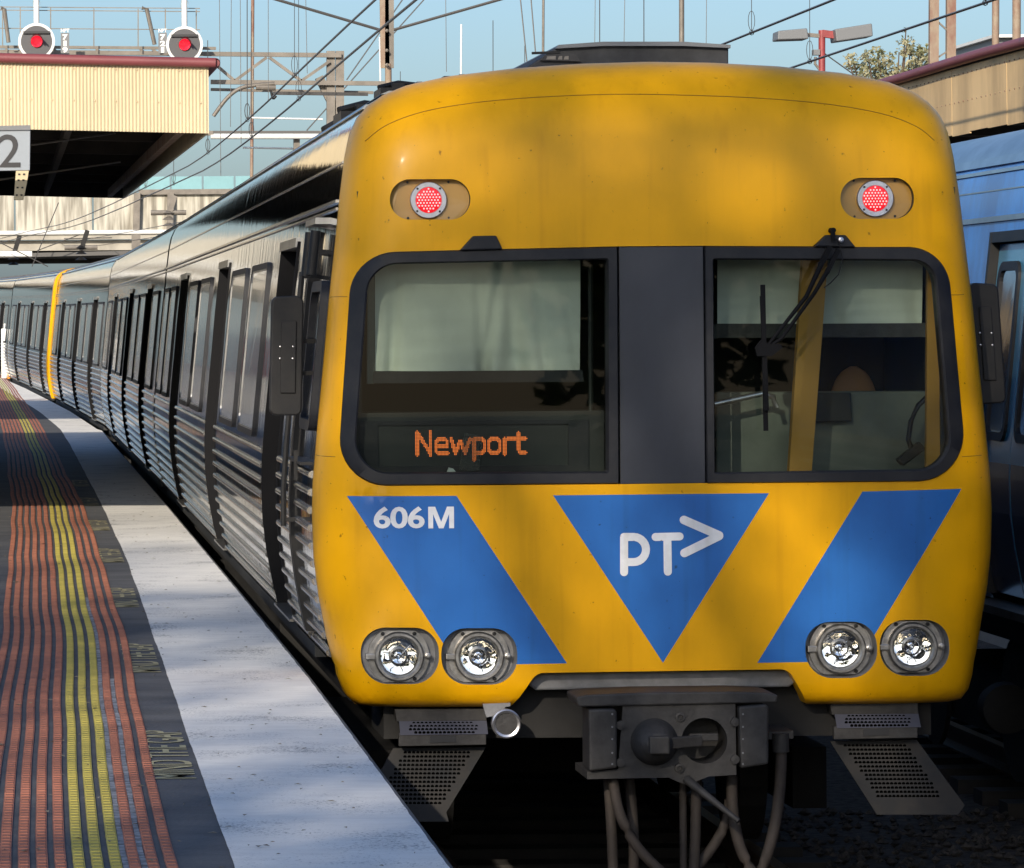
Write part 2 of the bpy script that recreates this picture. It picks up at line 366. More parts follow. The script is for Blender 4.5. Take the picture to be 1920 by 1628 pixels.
# ------------------------------------------------------------------ the line of the track
TX = 2.916
DEV = [(-200, 0), (30, 0), (48, .07), (60, .32), (72, .67), (84, 1.1), (96, 1.6), (120, 2.9), (144, 4.5), (168, 6.4), (240, 14), (400, 40)]
RISE = [(-200, 0), (40, 0), (72, .10), (96, .24), (120, .40), (168, .7), (400, 1.6)]
dev = lambda y: lerp_table(DEV, y)
rise = lambda y: lerp_table(RISE, y)

# ------------------------------------------------------------------ ground, tracks, platforms
def ground():
    mb = MB(); ys = [-120, -60, -20, 0, 20, 40, 60, 80, 100, 130, 170, 240, 400, 900, 2500]
    rows = []
    for y in ys: rows.append([(x, y, -1.32 + (rise(y) if abs(x) < 200 else rise(y))) for x in (-1500, -60, -12, 0, 12, 60, 1500)])
    mb.sheet(rows); tag(mb.build('ground', 'ballast'), kind='structure')
ground()
M['trackbed'] = mat('brake_dust_ballast', (0.11, 0.095, 0.08), 0.95, var=0.75, vscale=(18, 18, 18), bump=1.0, bscale=(16, 16, 16))
tag(MB().sheet([[(1.25 - dev(y), y, -1.30 + rise(y)), (5 - dev(y), y, -1.29 + rise(y)), (8.7 - dev(y), y, -1.30 + rise(y))] for y in range(-16, 161, 8)]).build('track_bed', 'trackbed'), kind='structure')
st_ = MB(); rs = random.Random(44)
for _ in range(9000):
    y = -8 + 14 * rs.random(); x = rs.uniform(1.5, 8.6); r = rs.uniform(.018, .038); z = -1.285 + rs.uniform(-.01, .02)
    st_.add([(x + r * rs.uniform(.7, 1.3) * d[0], y + r * rs.uniform(.7, 1.3) * d[1], z + r * rs.uniform(.5, .9) * d[2]) for d in ((1, .2, 0), (-.2, 1, .1), (-1, -.2, 0), (.2, -1, .1), (0, 0, 1), (0, 0, -1))],
            [(0, 1, 4), (1, 2, 4), (2, 3, 4), (3, 0, 4), (1, 0, 5), (2, 1, 5), (3, 2, 5), (0, 3, 5)])
tag(st_.build('ballast_stones', 'trackbed'), 'dark loose ballast stones between and beside the rails', 'gravel', kind='stuff')
def track(cx, follow, y0, y1):
    t = empty('railway_track', (cx, y0, -1.3)); t['kind'] = 'structure'
    for sgn in (-1, 1):
        pts = []; y = y0
        while y <= y1: pts.append((cx + sgn * .8 - (dev(y) if follow else dev(y)), y)); y += 6
        mb = MB(); prof = [(-.07, 0), (.07, 0), (.07, .015), (.012, .04), (.012, .10), (.034, .11), (.034, .145), (-.034, .145), (-.034, .11), (-.012, .10), (-.012, .04), (-.07, .015)]
        rows = [[(x + p[0], y, -1.215 + rise(y) + p[1]) for p in prof + prof[:1]] for x, y in pts]
        mb.sheet(rows).build('rail', 'rail', t)
    y = y0; src = None
    while y < min(y1, 60):
        if src is None: src = MB().box(-1.25, 1.25, -.12, .12, -1.33, -1.205).build('sleeper', 'sleeper', t, local=True, bevel=.015); src.location = (0, 0, 1.3)
        else: share(src, 'sleeper', t, (-dev(y), y - y0, 1.3 + rise(y)))
        y += .68
    return t
track(TX, True, -14, 160)
track(TX + 4.05, True, -14, 160)

EDGE = [(-40, 1.20), (-14, 1.235), (-7, 1.268), (-3, 1.30), (0, 1.318), (6, 1.33), (22, 1.335), (48, 1.30)]
def edge(y): return lerp_table(EDGE, y) if y < 48 else 1.37 - dev(y) - .06
WHITE = [(-40, .50), (-14, .585), (-7, .628), (-4.3, .645), (2, .69), (10, .744), (20, .755), (40, .72), (48, .67)]
def white_l(y): return lerp_table(WHITE, y) if y < 48 else .74 - dev(y)
TACT = [(-40, .10), (-14, .165), (-7, .184), (-1.6, .207), (2, .248), (6, .272), (10, .290), (20, .294), (34, .22), (46, .14), (60, 0.0), (80, -.26), (110, -.75)]
def tact(y): return lerp_table(TACT, y) + .006 * math.sin(y * .83) * math.sin(y * .29 + .4) + .007 * math.sin(y * .37 + 1) + .003 * math.sin(y * 1.7 + 2) * math.sin(y * .5)
def plat_z(y): return rise(y)
def yrange(a, b, near=.5, far=2.0):
    out = []; y = a
    while y < b: out.append(y); y += near if y < 30 else far
    out.append(b); return out
PEND = 104.0
plat = empty('platform', (0, 0, 0)); plat['kind'] = 'structure'
ys = yrange(-30, PEND, 1.0, 2.0)
def jag(y): return .003 * math.sin(y * 1.7) * math.sin(y * .61)
MB().sheet([[(-7.5 - dev(y) * .9, y, plat_z(y)), (-2.0 - dev(y) * .9, y, plat_z(y)), (edge(y), y, plat_z(y))] for y in ys]).build('surface', 'asphalt', plat)
mb = MB().sheet([[(edge(y), y, plat_z(y)), (edge(y) + .02, y, plat_z(y) - .03), (edge(y) + .02, y, plat_z(y) - .16), (edge(y) - .12, y, plat_z(y) - .17), (edge(y) - .12, y, -1.32)] for y in ys])
mb.build('coping', 'blackmetal', plat)
mb = MB().add([(-9, PEND, rise(PEND)), (edge(PEND), PEND, rise(PEND)), (edge(PEND), PEND, -1.4), (-9, PEND, -1.4)], [(0, 1, 2, 3)]); mb.build('end_wall', 'concrete', plat)
ys2 = yrange(-30, PEND - .3, .12, 1.0)
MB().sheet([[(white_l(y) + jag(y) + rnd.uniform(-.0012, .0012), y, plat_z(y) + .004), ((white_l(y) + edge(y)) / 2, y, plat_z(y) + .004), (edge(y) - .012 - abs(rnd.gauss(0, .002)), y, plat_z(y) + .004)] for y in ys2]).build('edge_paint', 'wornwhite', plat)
# tactile strips, each a run of short raised bars
for i in range(12):
    m = 'tac_y' if 6 <= i <= 8 else 'tac_o'
    off = (i - 6) * .0545; mb = MB(); y = -13.5
    while y < 62:
        pitch = .08 if y < 14 else (.30 if y < 30 else 1.0); ln = pitch - (.014 if y < 14 else .012); hw = .0165 * rnd.uniform(.93, 1.07)
        h = .007
        xa, xb = tact(y) + off, tact(y + ln) + off; z = plat_z(y)
        t_ = .004
        vs = [(xa - hw, y, z + .001), (xa + hw, y, z + .001), (xb + hw, y + ln, z + .001), (xb - hw, y + ln, z + .001),
              (xa - hw + t_, y + t_, z + h), (xa + hw - t_, y + t_, z + h), (xb + hw - t_, y + ln - t_, z + h), (xb - hw + t_, y + ln - t_, z + h)]
        mb.add(vs, [(4, 5, 6, 7), (0, 1, 5, 4), (1, 2, 6, 5), (2, 3, 7, 6), (3, 0, 4, 7)])
        y += pitch
    while y < PEND - 2:
        xa, xb = tact(y) + off, tact(y + 1.9) + off
        mb.add([(xa - .017, y, plat_z(y) + .006), (xa + .017, y, plat_z(y) + .006), (xb + .017, y + 1.9, plat_z(y + 1.9) + .006), (xb - .017, y + 1.9, plat_z(y + 1.9) + .006)], [(0, 1, 2, 3)])
        y += 1.9
    mb.build('tactile_strip', m, plat)
    # a paler glued strip shows between the bars
    base = MB(); yy = yrange(-13.5, 60, .5, 2)
    base.sheet([[(tact(y) + off - .0175, y, plat_z(y) + .0045), (tact(y) + off + .0175, y, plat_z(y) + .0045)] for y in yy]).build('strip_base', m, plat)
def ribbon(o0, o1, y0, y1):
    MB().sheet([[(tact(y) + o0 + .0012 * math.sin(y * 7), y, plat_z(y) + .003), (tact(y) + o1 + .0015 * math.sin(y * 9 + 1), y, plat_z(y) + .003)] for y in yrange(y0, y1, .15, 2)]).build('worn_paint_line', 'oldpaint', plat)
ribbon(.128, .146, -13, 6); ribbon(.182, .200, -13, 0)
# MIND THE GAP, painted along the platform
tv, tf = text_faces('MIND THE GAP', 1.0, 0.007)
src = None
for n, y0 in enumerate([-8.9, -4.45, .35, 5.1, 9.9, 14.6, 19.4, 24.2]):
    z = plat_z(y0); l = 1.85; vs = []
    for u, v in tv:
        y = y0 + u * l; w = .165
        vs.append((white_l(y) - .018 - v * w if False else white_l(y) - .02 - v * w, y, z + .003))
    MB().add(vs, tf).build('painted_lettering', 'text_y', plat)

lit = MB(); rl = random.Random(12)
for _ in range(420):
    y = -9 + 34 * rl.random() ** 1.5; x = rl.uniform(-.3, edge(y) - .03); a = rl.uniform(0, 3.1); l = rl.uniform(.006, .020); w = l * rl.uniform(.2, .6); z = plat_z(y) + .0095; c, n_ = math.cos(a), math.sin(a)
    lit.add([(x - c * l, y - n_ * l, z), (x + n_ * w, y - c * w, z + .004), (x + c * l, y + n_ * l, z + .001), (x - n_ * w, y + c * w, z + .003)], [(0, 1, 2, 3)])
tag(lit.build('leaf_litter', mat('dry_litter', (.10, .075, .045), .9, var=.7, vscale=(9, 9, 9), var2=(.32, .29, .22))), 'tiny dry leaf scraps scattered over the near platform', 'leaf litter', kind='stuff')

# platform across the tracks
p2 = MB(); p2.box(8.75, 16, -25, 90, -1.4, 0.0)
tag(p2.build('opposite_platform', 'concrete'), kind='structure')

# ------------------------------------------------------------------ carriages
HALF = [(1.455, .02), (1.468, .05), (1.495, .155), (1.531, .351), (1.551, .523), (1.557, .72), (1.552, .867), (1.53, 1.113), (1.50, 1.408), (1.472, 1.703), (1.438, 2.0), (1.418, 2.19),
        (1.396, 2.36), (1.372, 2.47), (1.338, 2.545), (1.285, 2.605), (1.215, 2.652), (1.11, 2.695), (.91, 2.737), (.60, 2.772), (.30, 2.79), (0, 2.797)]
WZ = sorted((z, w) for w, z in HALF)
def wid(z): return lerp_table(WZ, z)
CARL = 23.6
DOORS = [(3.1, 4.5), (10.5, 11.9), (17.9, 19.3)]
RIBZ = [.07 + .083 * i for i in range(11)]

def side_part(mb, z0, z1, y0, y1, out0, out1=None, side=-1):
    """a slab lying along the curved side between heights z0..z1"""
    out1 = out0 if out1 is None else out1
    zs = [z0] + [z for z, w in WZ if z0 + .02 < z < z1 - .02] + [z1]
    rows_o = [[(side * (wid(z) + out1), y, z) for z in zs] for y in (y0, y1)]
    rows_i = [[(side * (wid(z) + out0), y, z) for z in zs] for y in (y0, y1)]
    n = len(zs); vs = rows_o[0] + rows_o[1] + rows_i[0] + rows_i[1]; fs = []
    for i in range(n - 1):
        fs.append((i, n + i, n + i + 1, i + 1)); fs.append((i, i + 1, 2 * n + i + 1, 2 * n + i)); fs.append((n + i, 3 * n + i, 3 * n + i + 1, n + i + 1))
    fs.append((0, 2 * n, 3 * n, n)); fs.append((n - 1, 2 * n - 1, 4 * n - 1, 3 * n - 1))
    return mb.add(vs, fs)

def strip_ring(z0, z1, ya, yb, cut, out0, out1, side=-1):
    """window frame on the curved side: outer rectangle minus inner by margin cut, rounded corners"""
    def loop(m, r):
        return rounded([(ya + m, z0 + m, r), (yb - m, z0 + m, r), (yb - m, z1 - m, r), (ya + m, z1 - m, r)], 4)
    lo, li = loop(0, .10), loop(cut, .06)
    mb = MB(); n = len(lo)
    P = lambda q, o: (side * (wid(q[1]) + o), q[0], q[1])
    vs = [P(q, out1) for q in lo] + [P(q, out1) for q in li] + [P(q, out0) for q in lo] + [P(q, out0 + .003) for q in li]
    fs = []
    for i in range(n):
        j = (i + 1) % n
        fs += [(i, j, n + j, n + i), (i, 2 * n + i, 2 * n + j, j), (n + i, n + j, 3 * n + j, 3 * n + i)]
    return mb.add(vs, fs), li

def build_car(root, y0=0.0, first=False, doors=DOORS, wins=None, paint=None, both=True):
    """carriage parts in the carriage's own coordinates: x across, y back from the front, z over the platform"""
    L = CARL; kw = dict(parent=root, local=True)
    body = M['steel'] if not paint else M[paint['body']]
    ztop = 2.652
    zs = [z for w, z in HALF if z <= ztop + .001]; zr = [(w, z) for w, z in HALF if z >= ztop - .001]
    mb = MB(); yb = [y0]
    for a, b in doors: yb += [a, b]
    yb.append(L)
    for i in range(len(yb) - 1):
        a, b = yb[i], yb[i + 1]; isdoor = i % 2 == 1
        ysub = [a + (b - a) * t / 6 for t in range(7)] if not isdoor else [a, b]
        for side in (-1, 1):
            zz = [z for z in zs if not (isdoor and z < 1.999)]
            rows = [[(side * wid(z), y, z) for z in zz] for y in ysub]
            mb.sheet(rows)
    for y in (L,):
        mb.add([(s * w, y, z) for s in (-1, 1) for w, z in (HALF if s < 0 else HALF[::-1])], [tuple(range(2 * len(HALF)))])
    sh = mb.build('body_shell', body, smooth=35, **kw)
    mb = MB(); ysub = [y0 + (L - y0) * t / 12 for t in range(13)]
    mb.sheet([[(s * w, y, z) for s, w, z in [(-1, w, z) for w, z in zr] + [(1, w, z) for w, z in zr[::-1][1:]]] for y in ysub])
    mb.build('roof', M['roof'] if not paint else M[paint['roof']], smooth=35, **kw)
    # floor and saloon lining, seen through the open doors
    mb = MB(); mb.box(-1.44, 1.44, y0 + 1.6, L - .05, -.06, .045); mb.build('floor', 'inside', **kw)
    mb = MB(); mb.box(1.30, 1.36, y0 + 1.6, L - .05, .05, 2.2); mb.box(-1.3, 1.3, y0 + 1.6, L - .05, 2.15, 2.2)
    mb.box(-1.32, 1.3, y0 + 1.6, y0 + 1.66, .05, 2.14)
    for i in range(0, len(yb) - 1, 2): mb.box(-1.36, -1.32, max(yb[i], y0 + 1.6), yb[i + 1] - .0, .05, 2.14)
    mb.build('saloon_lining', 'inside', **kw)
    # mouldings
    for z, h, o, mt in ((2.665, .016, .020, 'trim'), (2.60, .022, .014, 'trim'), (2.345, .010, .004, 'steel2'), (2.165, .014, .014, 'steel2'), (2.13, .010, .010, 'steel2')):
        for side in ((-1, 1) if z > 2.5 else (-1,)):
            mb = MB(); side_part(mb, z - h / 2, z + h / 2, y0 + .02, L, -.004, o, side)
            mb.build('moulding', mt if not (paint and z < 2.5) else 'trim', **kw)
    for x in (-1.02, -.82, .82, 1.02):
        mb = MB(); zz = wid2(x); mb.box(x - .012, x + .012, y0 + .25, L, zz - .01, zz + .014); mb.build('roof_rib', 'roof', **kw)
    # doorways
    for a, b in doors:
        for ja, jb in ((a - .03, a + .0), (b, b + .03)):
            mb = MB(); side_part(mb, .05, 2.03, ja, jb, -.12, .008); mb.build('door_jamb', 'jamb' if not paint else 'blackmetal', smooth=40, **kw)
        mb = MB(); side_part(mb, 2.0, 2.05, a, b, -.10, .018); mb.build('door_header', 'trim', **kw)
        mb = MB(); mb.box(-1.50, -1.30, a, b, .046, .058); mb.build('door_step', 'trim', **kw)
        if not paint:
            mb = MB(); side_part(mb, .06, 1.99, a + .06, a + .52, -.085, -.055); lf = mb.build('door_leaf', 'steel', smooth=40, **kw)
            mb = MB(); side_part(mb, 1.02, 1.88, a + .14, a + .44, -.054, -.05); mb.build('door_glass', 'sidewin', parent=lf, local=True)
    # side windows
    for (a, b) in wins:
        mb, li = strip_ring(.95, 1.96, a, b, .036, 0.0, .016)
        fr = mb.build('window', 'rubber', smooth=30, **kw)
        gz = sorted(set(round(q[1], 3) for q in li))
        g = MB(); n = len(li); g.add([(-(wid(q[1]) + .009), q[0], q[1]) for q in li], [tuple(range(n))]); g.build('pane', 'sidewin', parent=fr, local=True)
        mb, _ = strip_ring(.986, 1.924, a + .036, b - .036, .010, .006, .013); mb.build('bead', 'trim', parent=fr, local=True)
    # fluted ribs on the lower side, one run between each pair of doorways
    ribsrc = {}
    for i in range(0, len(yb) - 1, 2):
        a, b = yb[i] + (.05 if i else .14 if first else .03), yb[i + 1] - .05
        segs = [(a, b)]
        if first and i == 0: segs = [(.52, 1.55), (1.78, b)]
        for (p, q) in segs:
            for z in RIBZ:
                r = MB(); w = wid(z); s = (wid(z + .02) - wid(z - .02)) / .04
                prof = [(-.004, -.020), (.013, -.012), (.017, -.004), (.017, .004), (.013, .012), (-.004, .020)]
                rows = [[(-(w + o + s * dz), y, z + dz) for o, dz in prof] for y in (p, q)]
                r.sheet(rows); n = 6; r.add([v for v in rows[0]], [tuple(range(n))]); r.add([v for v in rows[1]], [tuple(range(n - 1, -1, -1))])
                r.build('rib', 'steel2' if not paint else 'trim', **kw)
    # underframe, bogies
    mb = MB(); mb.box(-1.32, 1.32, y0 + .9, L - .1, -.22, .01); mb.box(-1.25, 1.25, 8.2, 15.6, -.85, -.22); mb.build('underframe', 'under', **kw)
    for yc in (3.9, 19.8):
        mb = MB(); mb.box(-1.15, -.98, yc - 1.6, yc + 1.6, -.86, -.55); mb.box(.98, 1.15, yc - 1.6, yc + 1.6, -.86, -.55); mb.box(-1.0, 1.0, yc - .3, yc + .3, -.8, -.45)
        bo = mb.build('bogie', 'under', **kw)
        for dy in (-1.15, 1.15):
            for s in (-1, 1):
                w = MB(); vs = []; n = 24
                for x in (s * .72, s * .86):
                    for j in range(n): vs.append((x, yc + dy + .42 * math.cos(2 * math.pi * j / n), -.645 + .42 * math.sin(2 * math.pi * j / n)))
                w.add(vs, [tuple(range(n)), tuple(range(2 * n - 1, n - 1, -1))] + [(j, (j + 1) % n, n + (j + 1) % n, n + j) for j in range(n)])
                w.build('wheel', 'under', parent=bo, local=True)
def wid2(x):
    """roof height at an offset from the middle"""
    return lerp_table(sorted((w, z) for w, z in HALF if z > 2.5), abs(x))

WINS = [(5.55, 7.3), (7.95, 9.8), (13.0, 14.8), (15.25, 17.1), (20.1, 21.55), (21.9, 23.3)]
car1 = empty('train_carriage', (TX, 0, 0), 'leading stainless steel train carriage with the yellow and blue cab front numbered 606M', 'train carriage', 'carriages of the yellow fronted train')
build_car(car1, .44, True, DOORS, WINS)

# following carriages: one built, the others copied along the curve
def place_car(root, ya, yb_):
    pa, pb = Vector((TX - dev(ya), ya, rise(ya))), Vector((TX - dev(yb_), yb_, rise(yb_))); d = pb - pa
    root.location = pa; root.rotation_euler = (math.atan2(d.z, math.hypot(d.x, d.y)), 0, math.atan2(-d.x, d.y))
car2 = empty('train_carriage', (0, 0, 0), 'second carriage of the steel train, coupled straight behind the yellow fronted one', 'train carriage', 'carriages of the yellow fronted train')
W2 = [(1.0, 2.9), (5.0, 7.0), (7.5, 9.6), (12.6, 14.6), (15.1, 17.2), (20.4, 22.6)]
build_car(car2, 0.0, False, [(3.4, 4.7), (10.3, 11.6), (17.9, 19.2)], W2)
car3 = copy_tree(car2); tag(car3, 'third steel carriage, the one ending at the far yellow band')
car4 = copy_tree(car2); tag(car4, 'fourth steel carriage, first one beyond the far yellow band')
car5 = copy_tree(car2); tag(car5, 'farthest steel carriage, near the concrete road bridge')
for i, c in enumerate((car2, car3, car4, car5)): place_car(c, 24.0 * (i + 1), 24.0 * (i + 2))
def yellow_end(root, ya, yb_, o=.012):
    mb = MB(); pts = [(-w - o, z) for w, z in HALF] + [(w + o, z) for w, z in HALF[::-1][1:]]
    if o > .02: mb.add([(x, ya, z) for x, z in pts], [tuple(range(len(pts)))])
    mb.sheet([[(x, y, z + (.012 if z > 2.6 else 0)) for x, z in pts] for y in (ya, yb_)]); mb.build('yellow_end', 'yellow', root, smooth=40, local=True)
yellow_end(car3, 23.2, 23.62); yellow_end(car4, -.02, .4, .06)
# gangway between carriages
for c in (car1, car2, car3, car4):
    mb = MB(); mb.box(-1.0, 1.0, CARL, CARL + .42, .0, 2.35); mb.build('gangway', 'rubber', c, local=True)

# ------------------------------------------------------------------ cab front of the leading carriage
OUT = [(-w, z) for w, z in HALF][::-1]
LOW = [(-1.404, -.13)]
left = [(0, 2.797)] + [(-w, z) for w, z in HALF[::-1][1:]] + [(-1.45, -.02), (-1.418, -.10), (-1.38, -.140), (-1.30, -.150)]
outer = left + [(-x, z) for x, z in left[::-1][:-1]]
outer = densify(outer, .05)
CZ = 1.2
def ray_out(th):
    """distance from the middle of the front to its outline in direction th"""
    dx, dz = math.cos(th), math.sin(th); best = 0
    n = len(outer)
    for i in range(n):
        x1, z1 = outer[i]; x2, z2 = outer[(i + 1) % n]; z1 -= CZ; z2 -= CZ
        den = dx * (z2 - z1) - dz * (x2 - x1)
        if abs(den) < 1e-12: continue
        t = (x1 * (z2 - z1) - z1 * (x2 - x1)) / den; s = (x1 * dz - z1 * dx) / den
        if t > 0 and -1e-6 <= s <= 1 + 1e-6: best = max(best, t)
    return best
NT = 720
RO = [ray_out(-math.pi + 2 * math.pi * i / NT) for i in range(NT)]
def rout(th):
    t = (th + math.pi) / (2 * math.pi) * NT; i = int(t) % NT; f = t - int(t)
    return RO[i] * (1 - f) + RO[(i + 1) % NT] * f
def dm(th):
    s = math.sin(th)
    top = max(0, min(1, (s - .45) / .5)); bot = max(0, min(1, (-s - .55) / .25))
    top = top * top * (3 - 2 * top); bot = bot * bot * (3 - 2 * bot)
    return .40 + .05 * top - .24 * bot, 15 - 6 * top + 25 * bot
def depth_r(r, th):
    d, m = dm(th); r = min(max(r, 0), 1)
    return d * (1 - math.sqrt(max(0, 1 - r ** m)))
def depth(x, z):
    th = math.atan2(z - CZ, x); r = math.hypot(x, z - CZ) / max(1e-6, rout(th))
    return depth_r(r, th)
def warp(x, z):
    th = math.atan2(z - CZ, x); ro = rout(th); r = min(1.0, math.hypot(x, z - CZ) / max(1e-6, ro))
    q = ro * r + .8 * depth_r(r, th); return (q * math.cos(th), q * math.sin(th))
def unwarp(p):
    th = math.atan2(p[1], p[0]); ro = rout(th); q = math.hypot(*p); a, b = 0.0, 1.0
    for _ in range(40):
        r = (a + b) / 2
        if ro * r + .8 * depth_r(r, th) < q: a = r
        else: b = r
    r = (a + b) / 2
    return ro * r * math.cos(th), depth_r(r, th), CZ + ro * r * math.sin(th)
def F(px, py, Y=0.0):
    p = at(px, py, Y); return (p.x - TX, p.z)
def Fl(pts, Y=0.0): return [F(a, b, Y) for a, b in pts]

band_px = rounded([(740 - 78, 472, 80), (637, 912, 82), (1162, 908, 0), (1322, 906, 0), (1814, 904, 88), (1782, 465, 80)], 9)
# the window band with its two wiper housings
band_px = rounded([(1160, 462, 0), (940, 467, 0), (927, 443, 4), (886, 443, 4), (862, 469, 0), (664, 474, 84), (634, 912, 84), (1162, 908, 0), (1322, 906, 0),
                   (1818, 902, 92), (1779, 463, 82), (1602, 463, 0), (1583, 441, 4), (1546, 441, 4), (1524, 462, 0), (1320, 461, 0)], 9)
tail_px = [rounded([(732, 336, 37.5), (882, 336, 37.5), (882, 412, 37.5), (732, 412, 37.5)], 10), rounded([(1576, 334, 37.5), (1715, 333, 37.5), (1715, 410, 37.5), (1576, 411, 37.5)], 10)]
head_px = [rounded([(677, 1177, 46), (822, 1177, 46), (824, 1283, 50), (679, 1283, 50)], 8), rounded([(827, 1178, 46), (968, 1178, 46), (972, 1284, 50), (828, 1284, 50)], 8),
           rounded([(1509, 1167, 46), (1643, 1165, 46), (1646, 1271, 50), (1511, 1272, 50)], 8), rounded([(1649, 1163, 46), (1779, 1162, 46), (1783, 1267, 50), (1650, 1268, 50)], 8)]
cut_px = [(962, 1345), (985, 1290), (1001, 1269), (1030, 1261), (1250, 1257), (1462, 1255), (1482, 1262), (1497, 1281), (1520, 1340)]
cut_px = rounded([(950, 1345, 0), (1006, 1262, 26), (1478, 1255, 26), (1528, 1340, 0)], 6)
str_px = [[(652, 931), (856, 930), (1063, 1244), (858, 1248)], [(1037, 929), (1442, 925), (1243, 1243)], [(1617, 922), (1805, 917), (1610, 1240), (1420, 1243)]]
holes = [densify(Fl(h), .05) for h in [band_px] + tail_px + head_px]
cutp = Fl(cut_px); stripes = [densify(Fl(s), .06) for s in str_px]
hw = [[warp(*p) for p in h] for h in holes]
# the cut-out reaches past the lower edge: keep its real points inside, push the ends out
ow = [warp(*p) for p in outer]
cw = []
for x, z in densify(cutp, .05):
    w = warp(x, z)
    th = math.atan2(z - CZ, x); r = math.hypot(x, z - CZ) / rout(th)
    cw.append((w[0] * max(1, r), w[1] * max(1, r)))
sw = [[warp(*p) for p in s] for s in stripes]
pts, edges = [], []
for loop in [ow] + hw + [cw] + sw:
    o = len(pts); pts += [Vector(p) for p in loop]; edges += [(o + i, o + (i + 1) % len(loop)) for i in range(len(loop))]
g = -1.95
rr_ = random.Random(3)
while g < 1.95:
    h = -1.6
    while h < 2.2:
        p = (g + rr_.uniform(-.004, .004), h + rr_.uniform(-.004, .004))
        if inside(p, ow): pts.append(Vector(p))
        h += .045
    g += .045
# extra rows where the front turns into the sides
for q in (.90, .925, .95, .965, .98, .99):
    for i in range(220):
        th = -math.pi + 2 * math.pi * i / 220; ro = rout(th); r = q; qq = ro * r + .8 * depth_r(r, th); pts.append(Vector((qq * math.cos(th), qq * math.sin(th))))
cv, ce, cf, *_ = delaunay_2d_cdt(pts, edges, [], 0, 1e-5)
mask = MB(); mask.v = [unwarp(p) for p in cv]
for t in cf:
    c = sum((cv[i] for i in t), Vector((0, 0))) / len(t)
    if not inside(c, ow) or any(inside(c, h) for h in hw) or inside(c, cw): continue
    mask.f.append(tuple(t)); mask.mi.append(1 if any(inside(c, s) for s in sw) else 0)
front = mask.build('cab_front', ['yellow', 'blue'], car1, smooth=50, local=True)
# return of the moulding onto the body side, and the turned-in edges of the openings
n = len(outer); mb = MB()
vs = []
for x, z in outer: vs += [(x, depth(x, z) if False else dm(math.atan2(z - CZ, x))[0], z), (x * .999, .462, z)]
mb.add(vs, [(2 * i, 2 * ((i + 1) % n), 2 * ((i + 1) % n) + 1, 2 * i + 1) for i in range(n) if not (abs(outer[i][0]) < .75 and outer[i][1] < 0)])
mb.build('front_return', 'yellow', front, smooth=50, local=True)
def lip(poly, back, mt, name, flat=None):
    mb = MB(); n = len(poly); vs = []
    for x, z in poly: d = depth(x, z); vs += [(x, d, z), (x, (d + back) if flat is None else flat, z)]
    mb.add(vs, [(2 * i, 2 * ((i + 1) % n), 2 * ((i + 1) % n) + 1, 2 * i + 1) for i in range(n)])
    return mb.build(name, mt, front, smooth=50, local=True)
lip(holes[0], .10, 'rubber', 'opening_lip')
cd = [p for p in densify(Fl(cut_px)[:], .05) if p[1] > -.16]
mb = MB(); vs = []
for x, z in cd: d = depth(x, max(z, -.148)); vs += [(x, d, max(z, -.149)), (x, d + .16, max(z, -.149))]
mb.add(vs, [(2 * i, 2 * i + 2, 2 * i + 3, 2 * i + 1) for i in range(len(cd) - 1)]); mb.build('cutout_lip', 'yellow', front, smooth=40, local=True)
# seam of the roof dome
for px in ([(690, 262), (730, 232), (800, 207), (900, 190), (1020, 180), (1160, 175), (1300, 177), (1440, 183), (1560, 194), (1660, 212), (1725, 236), (1760, 262)],):
    path = [(x, depth(x, z) - .0005, z) for x, z in Fl(smooth_path([(a, b, 0) for a, b in px], 6) and [(p.x, p.y) for p in smooth_path([(a, b, 0) for a, b in px], 6)])]
    MB().tube(path, .0022, 5).build('dome_seam', 'seam', front, local=True)

for px in ([(1806, 857), (1825, 856), (1850, 855)], [(582, 858), (605, 858), (632, 858)], [(622, 556), (640, 556), (655, 556)], [(1786, 553), (1800, 553), (1816, 552)]):
    path = []
    for t in range(9):
        f_ = t / 8; a_ = px[0] if f_ < .5 else px[1]; b_ = px[1] if f_ < .5 else px[2]; g_ = (f_ * 2) % 1 if f_ < 1 else 1
        x, z = F(a_[0] + (b_[0] - a_[0]) * g_, a_[1] + (b_[1] - a_[1]) * g_); 
        th_ = math.atan2(z - CZ, x); lim = rout(th_) * .9995; rr = math.hypot(x, z - CZ)
        if rr > lim: x, z = x * lim / rr, CZ + (z - CZ) * lim / rr
        path.append((x, depth(x, z) - .0005, z))
    MB().tube(path, .0016, 5).build('panel_seam', 'seam', front, local=True)
# window frames
def ring_pairs(pout, pin, c, n=96):
    def cast(poly, th):
        dx, dz = math.cos(th), math.sin(th); best = None
        for i in range(len(poly)):
            x1, z1 = poly[i][0] - c[0], poly[i][1] - c[1]; x2, z2 = poly[(i + 1) % len(poly)][0] - c[0], poly[(i + 1) % len(poly)][1] - c[1]
            den = dx * (z2 - z1) - dz * (x2 - x1)
            if abs(den) < 1e-12: continue
            t = (x1 * (z2 - z1) - z1 * (x2 - x1)) / den; s = (x1 * dz - z1 * dx) / den
            if t > 0 and -1e-6 <= s <= 1 + 1e-6 and (best is None or t > best): best = t
        return (c[0] + dx * best, c[1] + dz * best)
    ths = [2 * math.pi * i / n for i in range(n)]
    for poly in (pout, pin):
        for p in poly: ths.append(math.atan2(p[1] - c[1], p[0] - c[0]) % (2 * math.pi))
    ths = sorted(set(round(t, 5) for t in ths))
    return [(cast(pout, t), cast(pin, t)) for t in ths]
GLY = .052
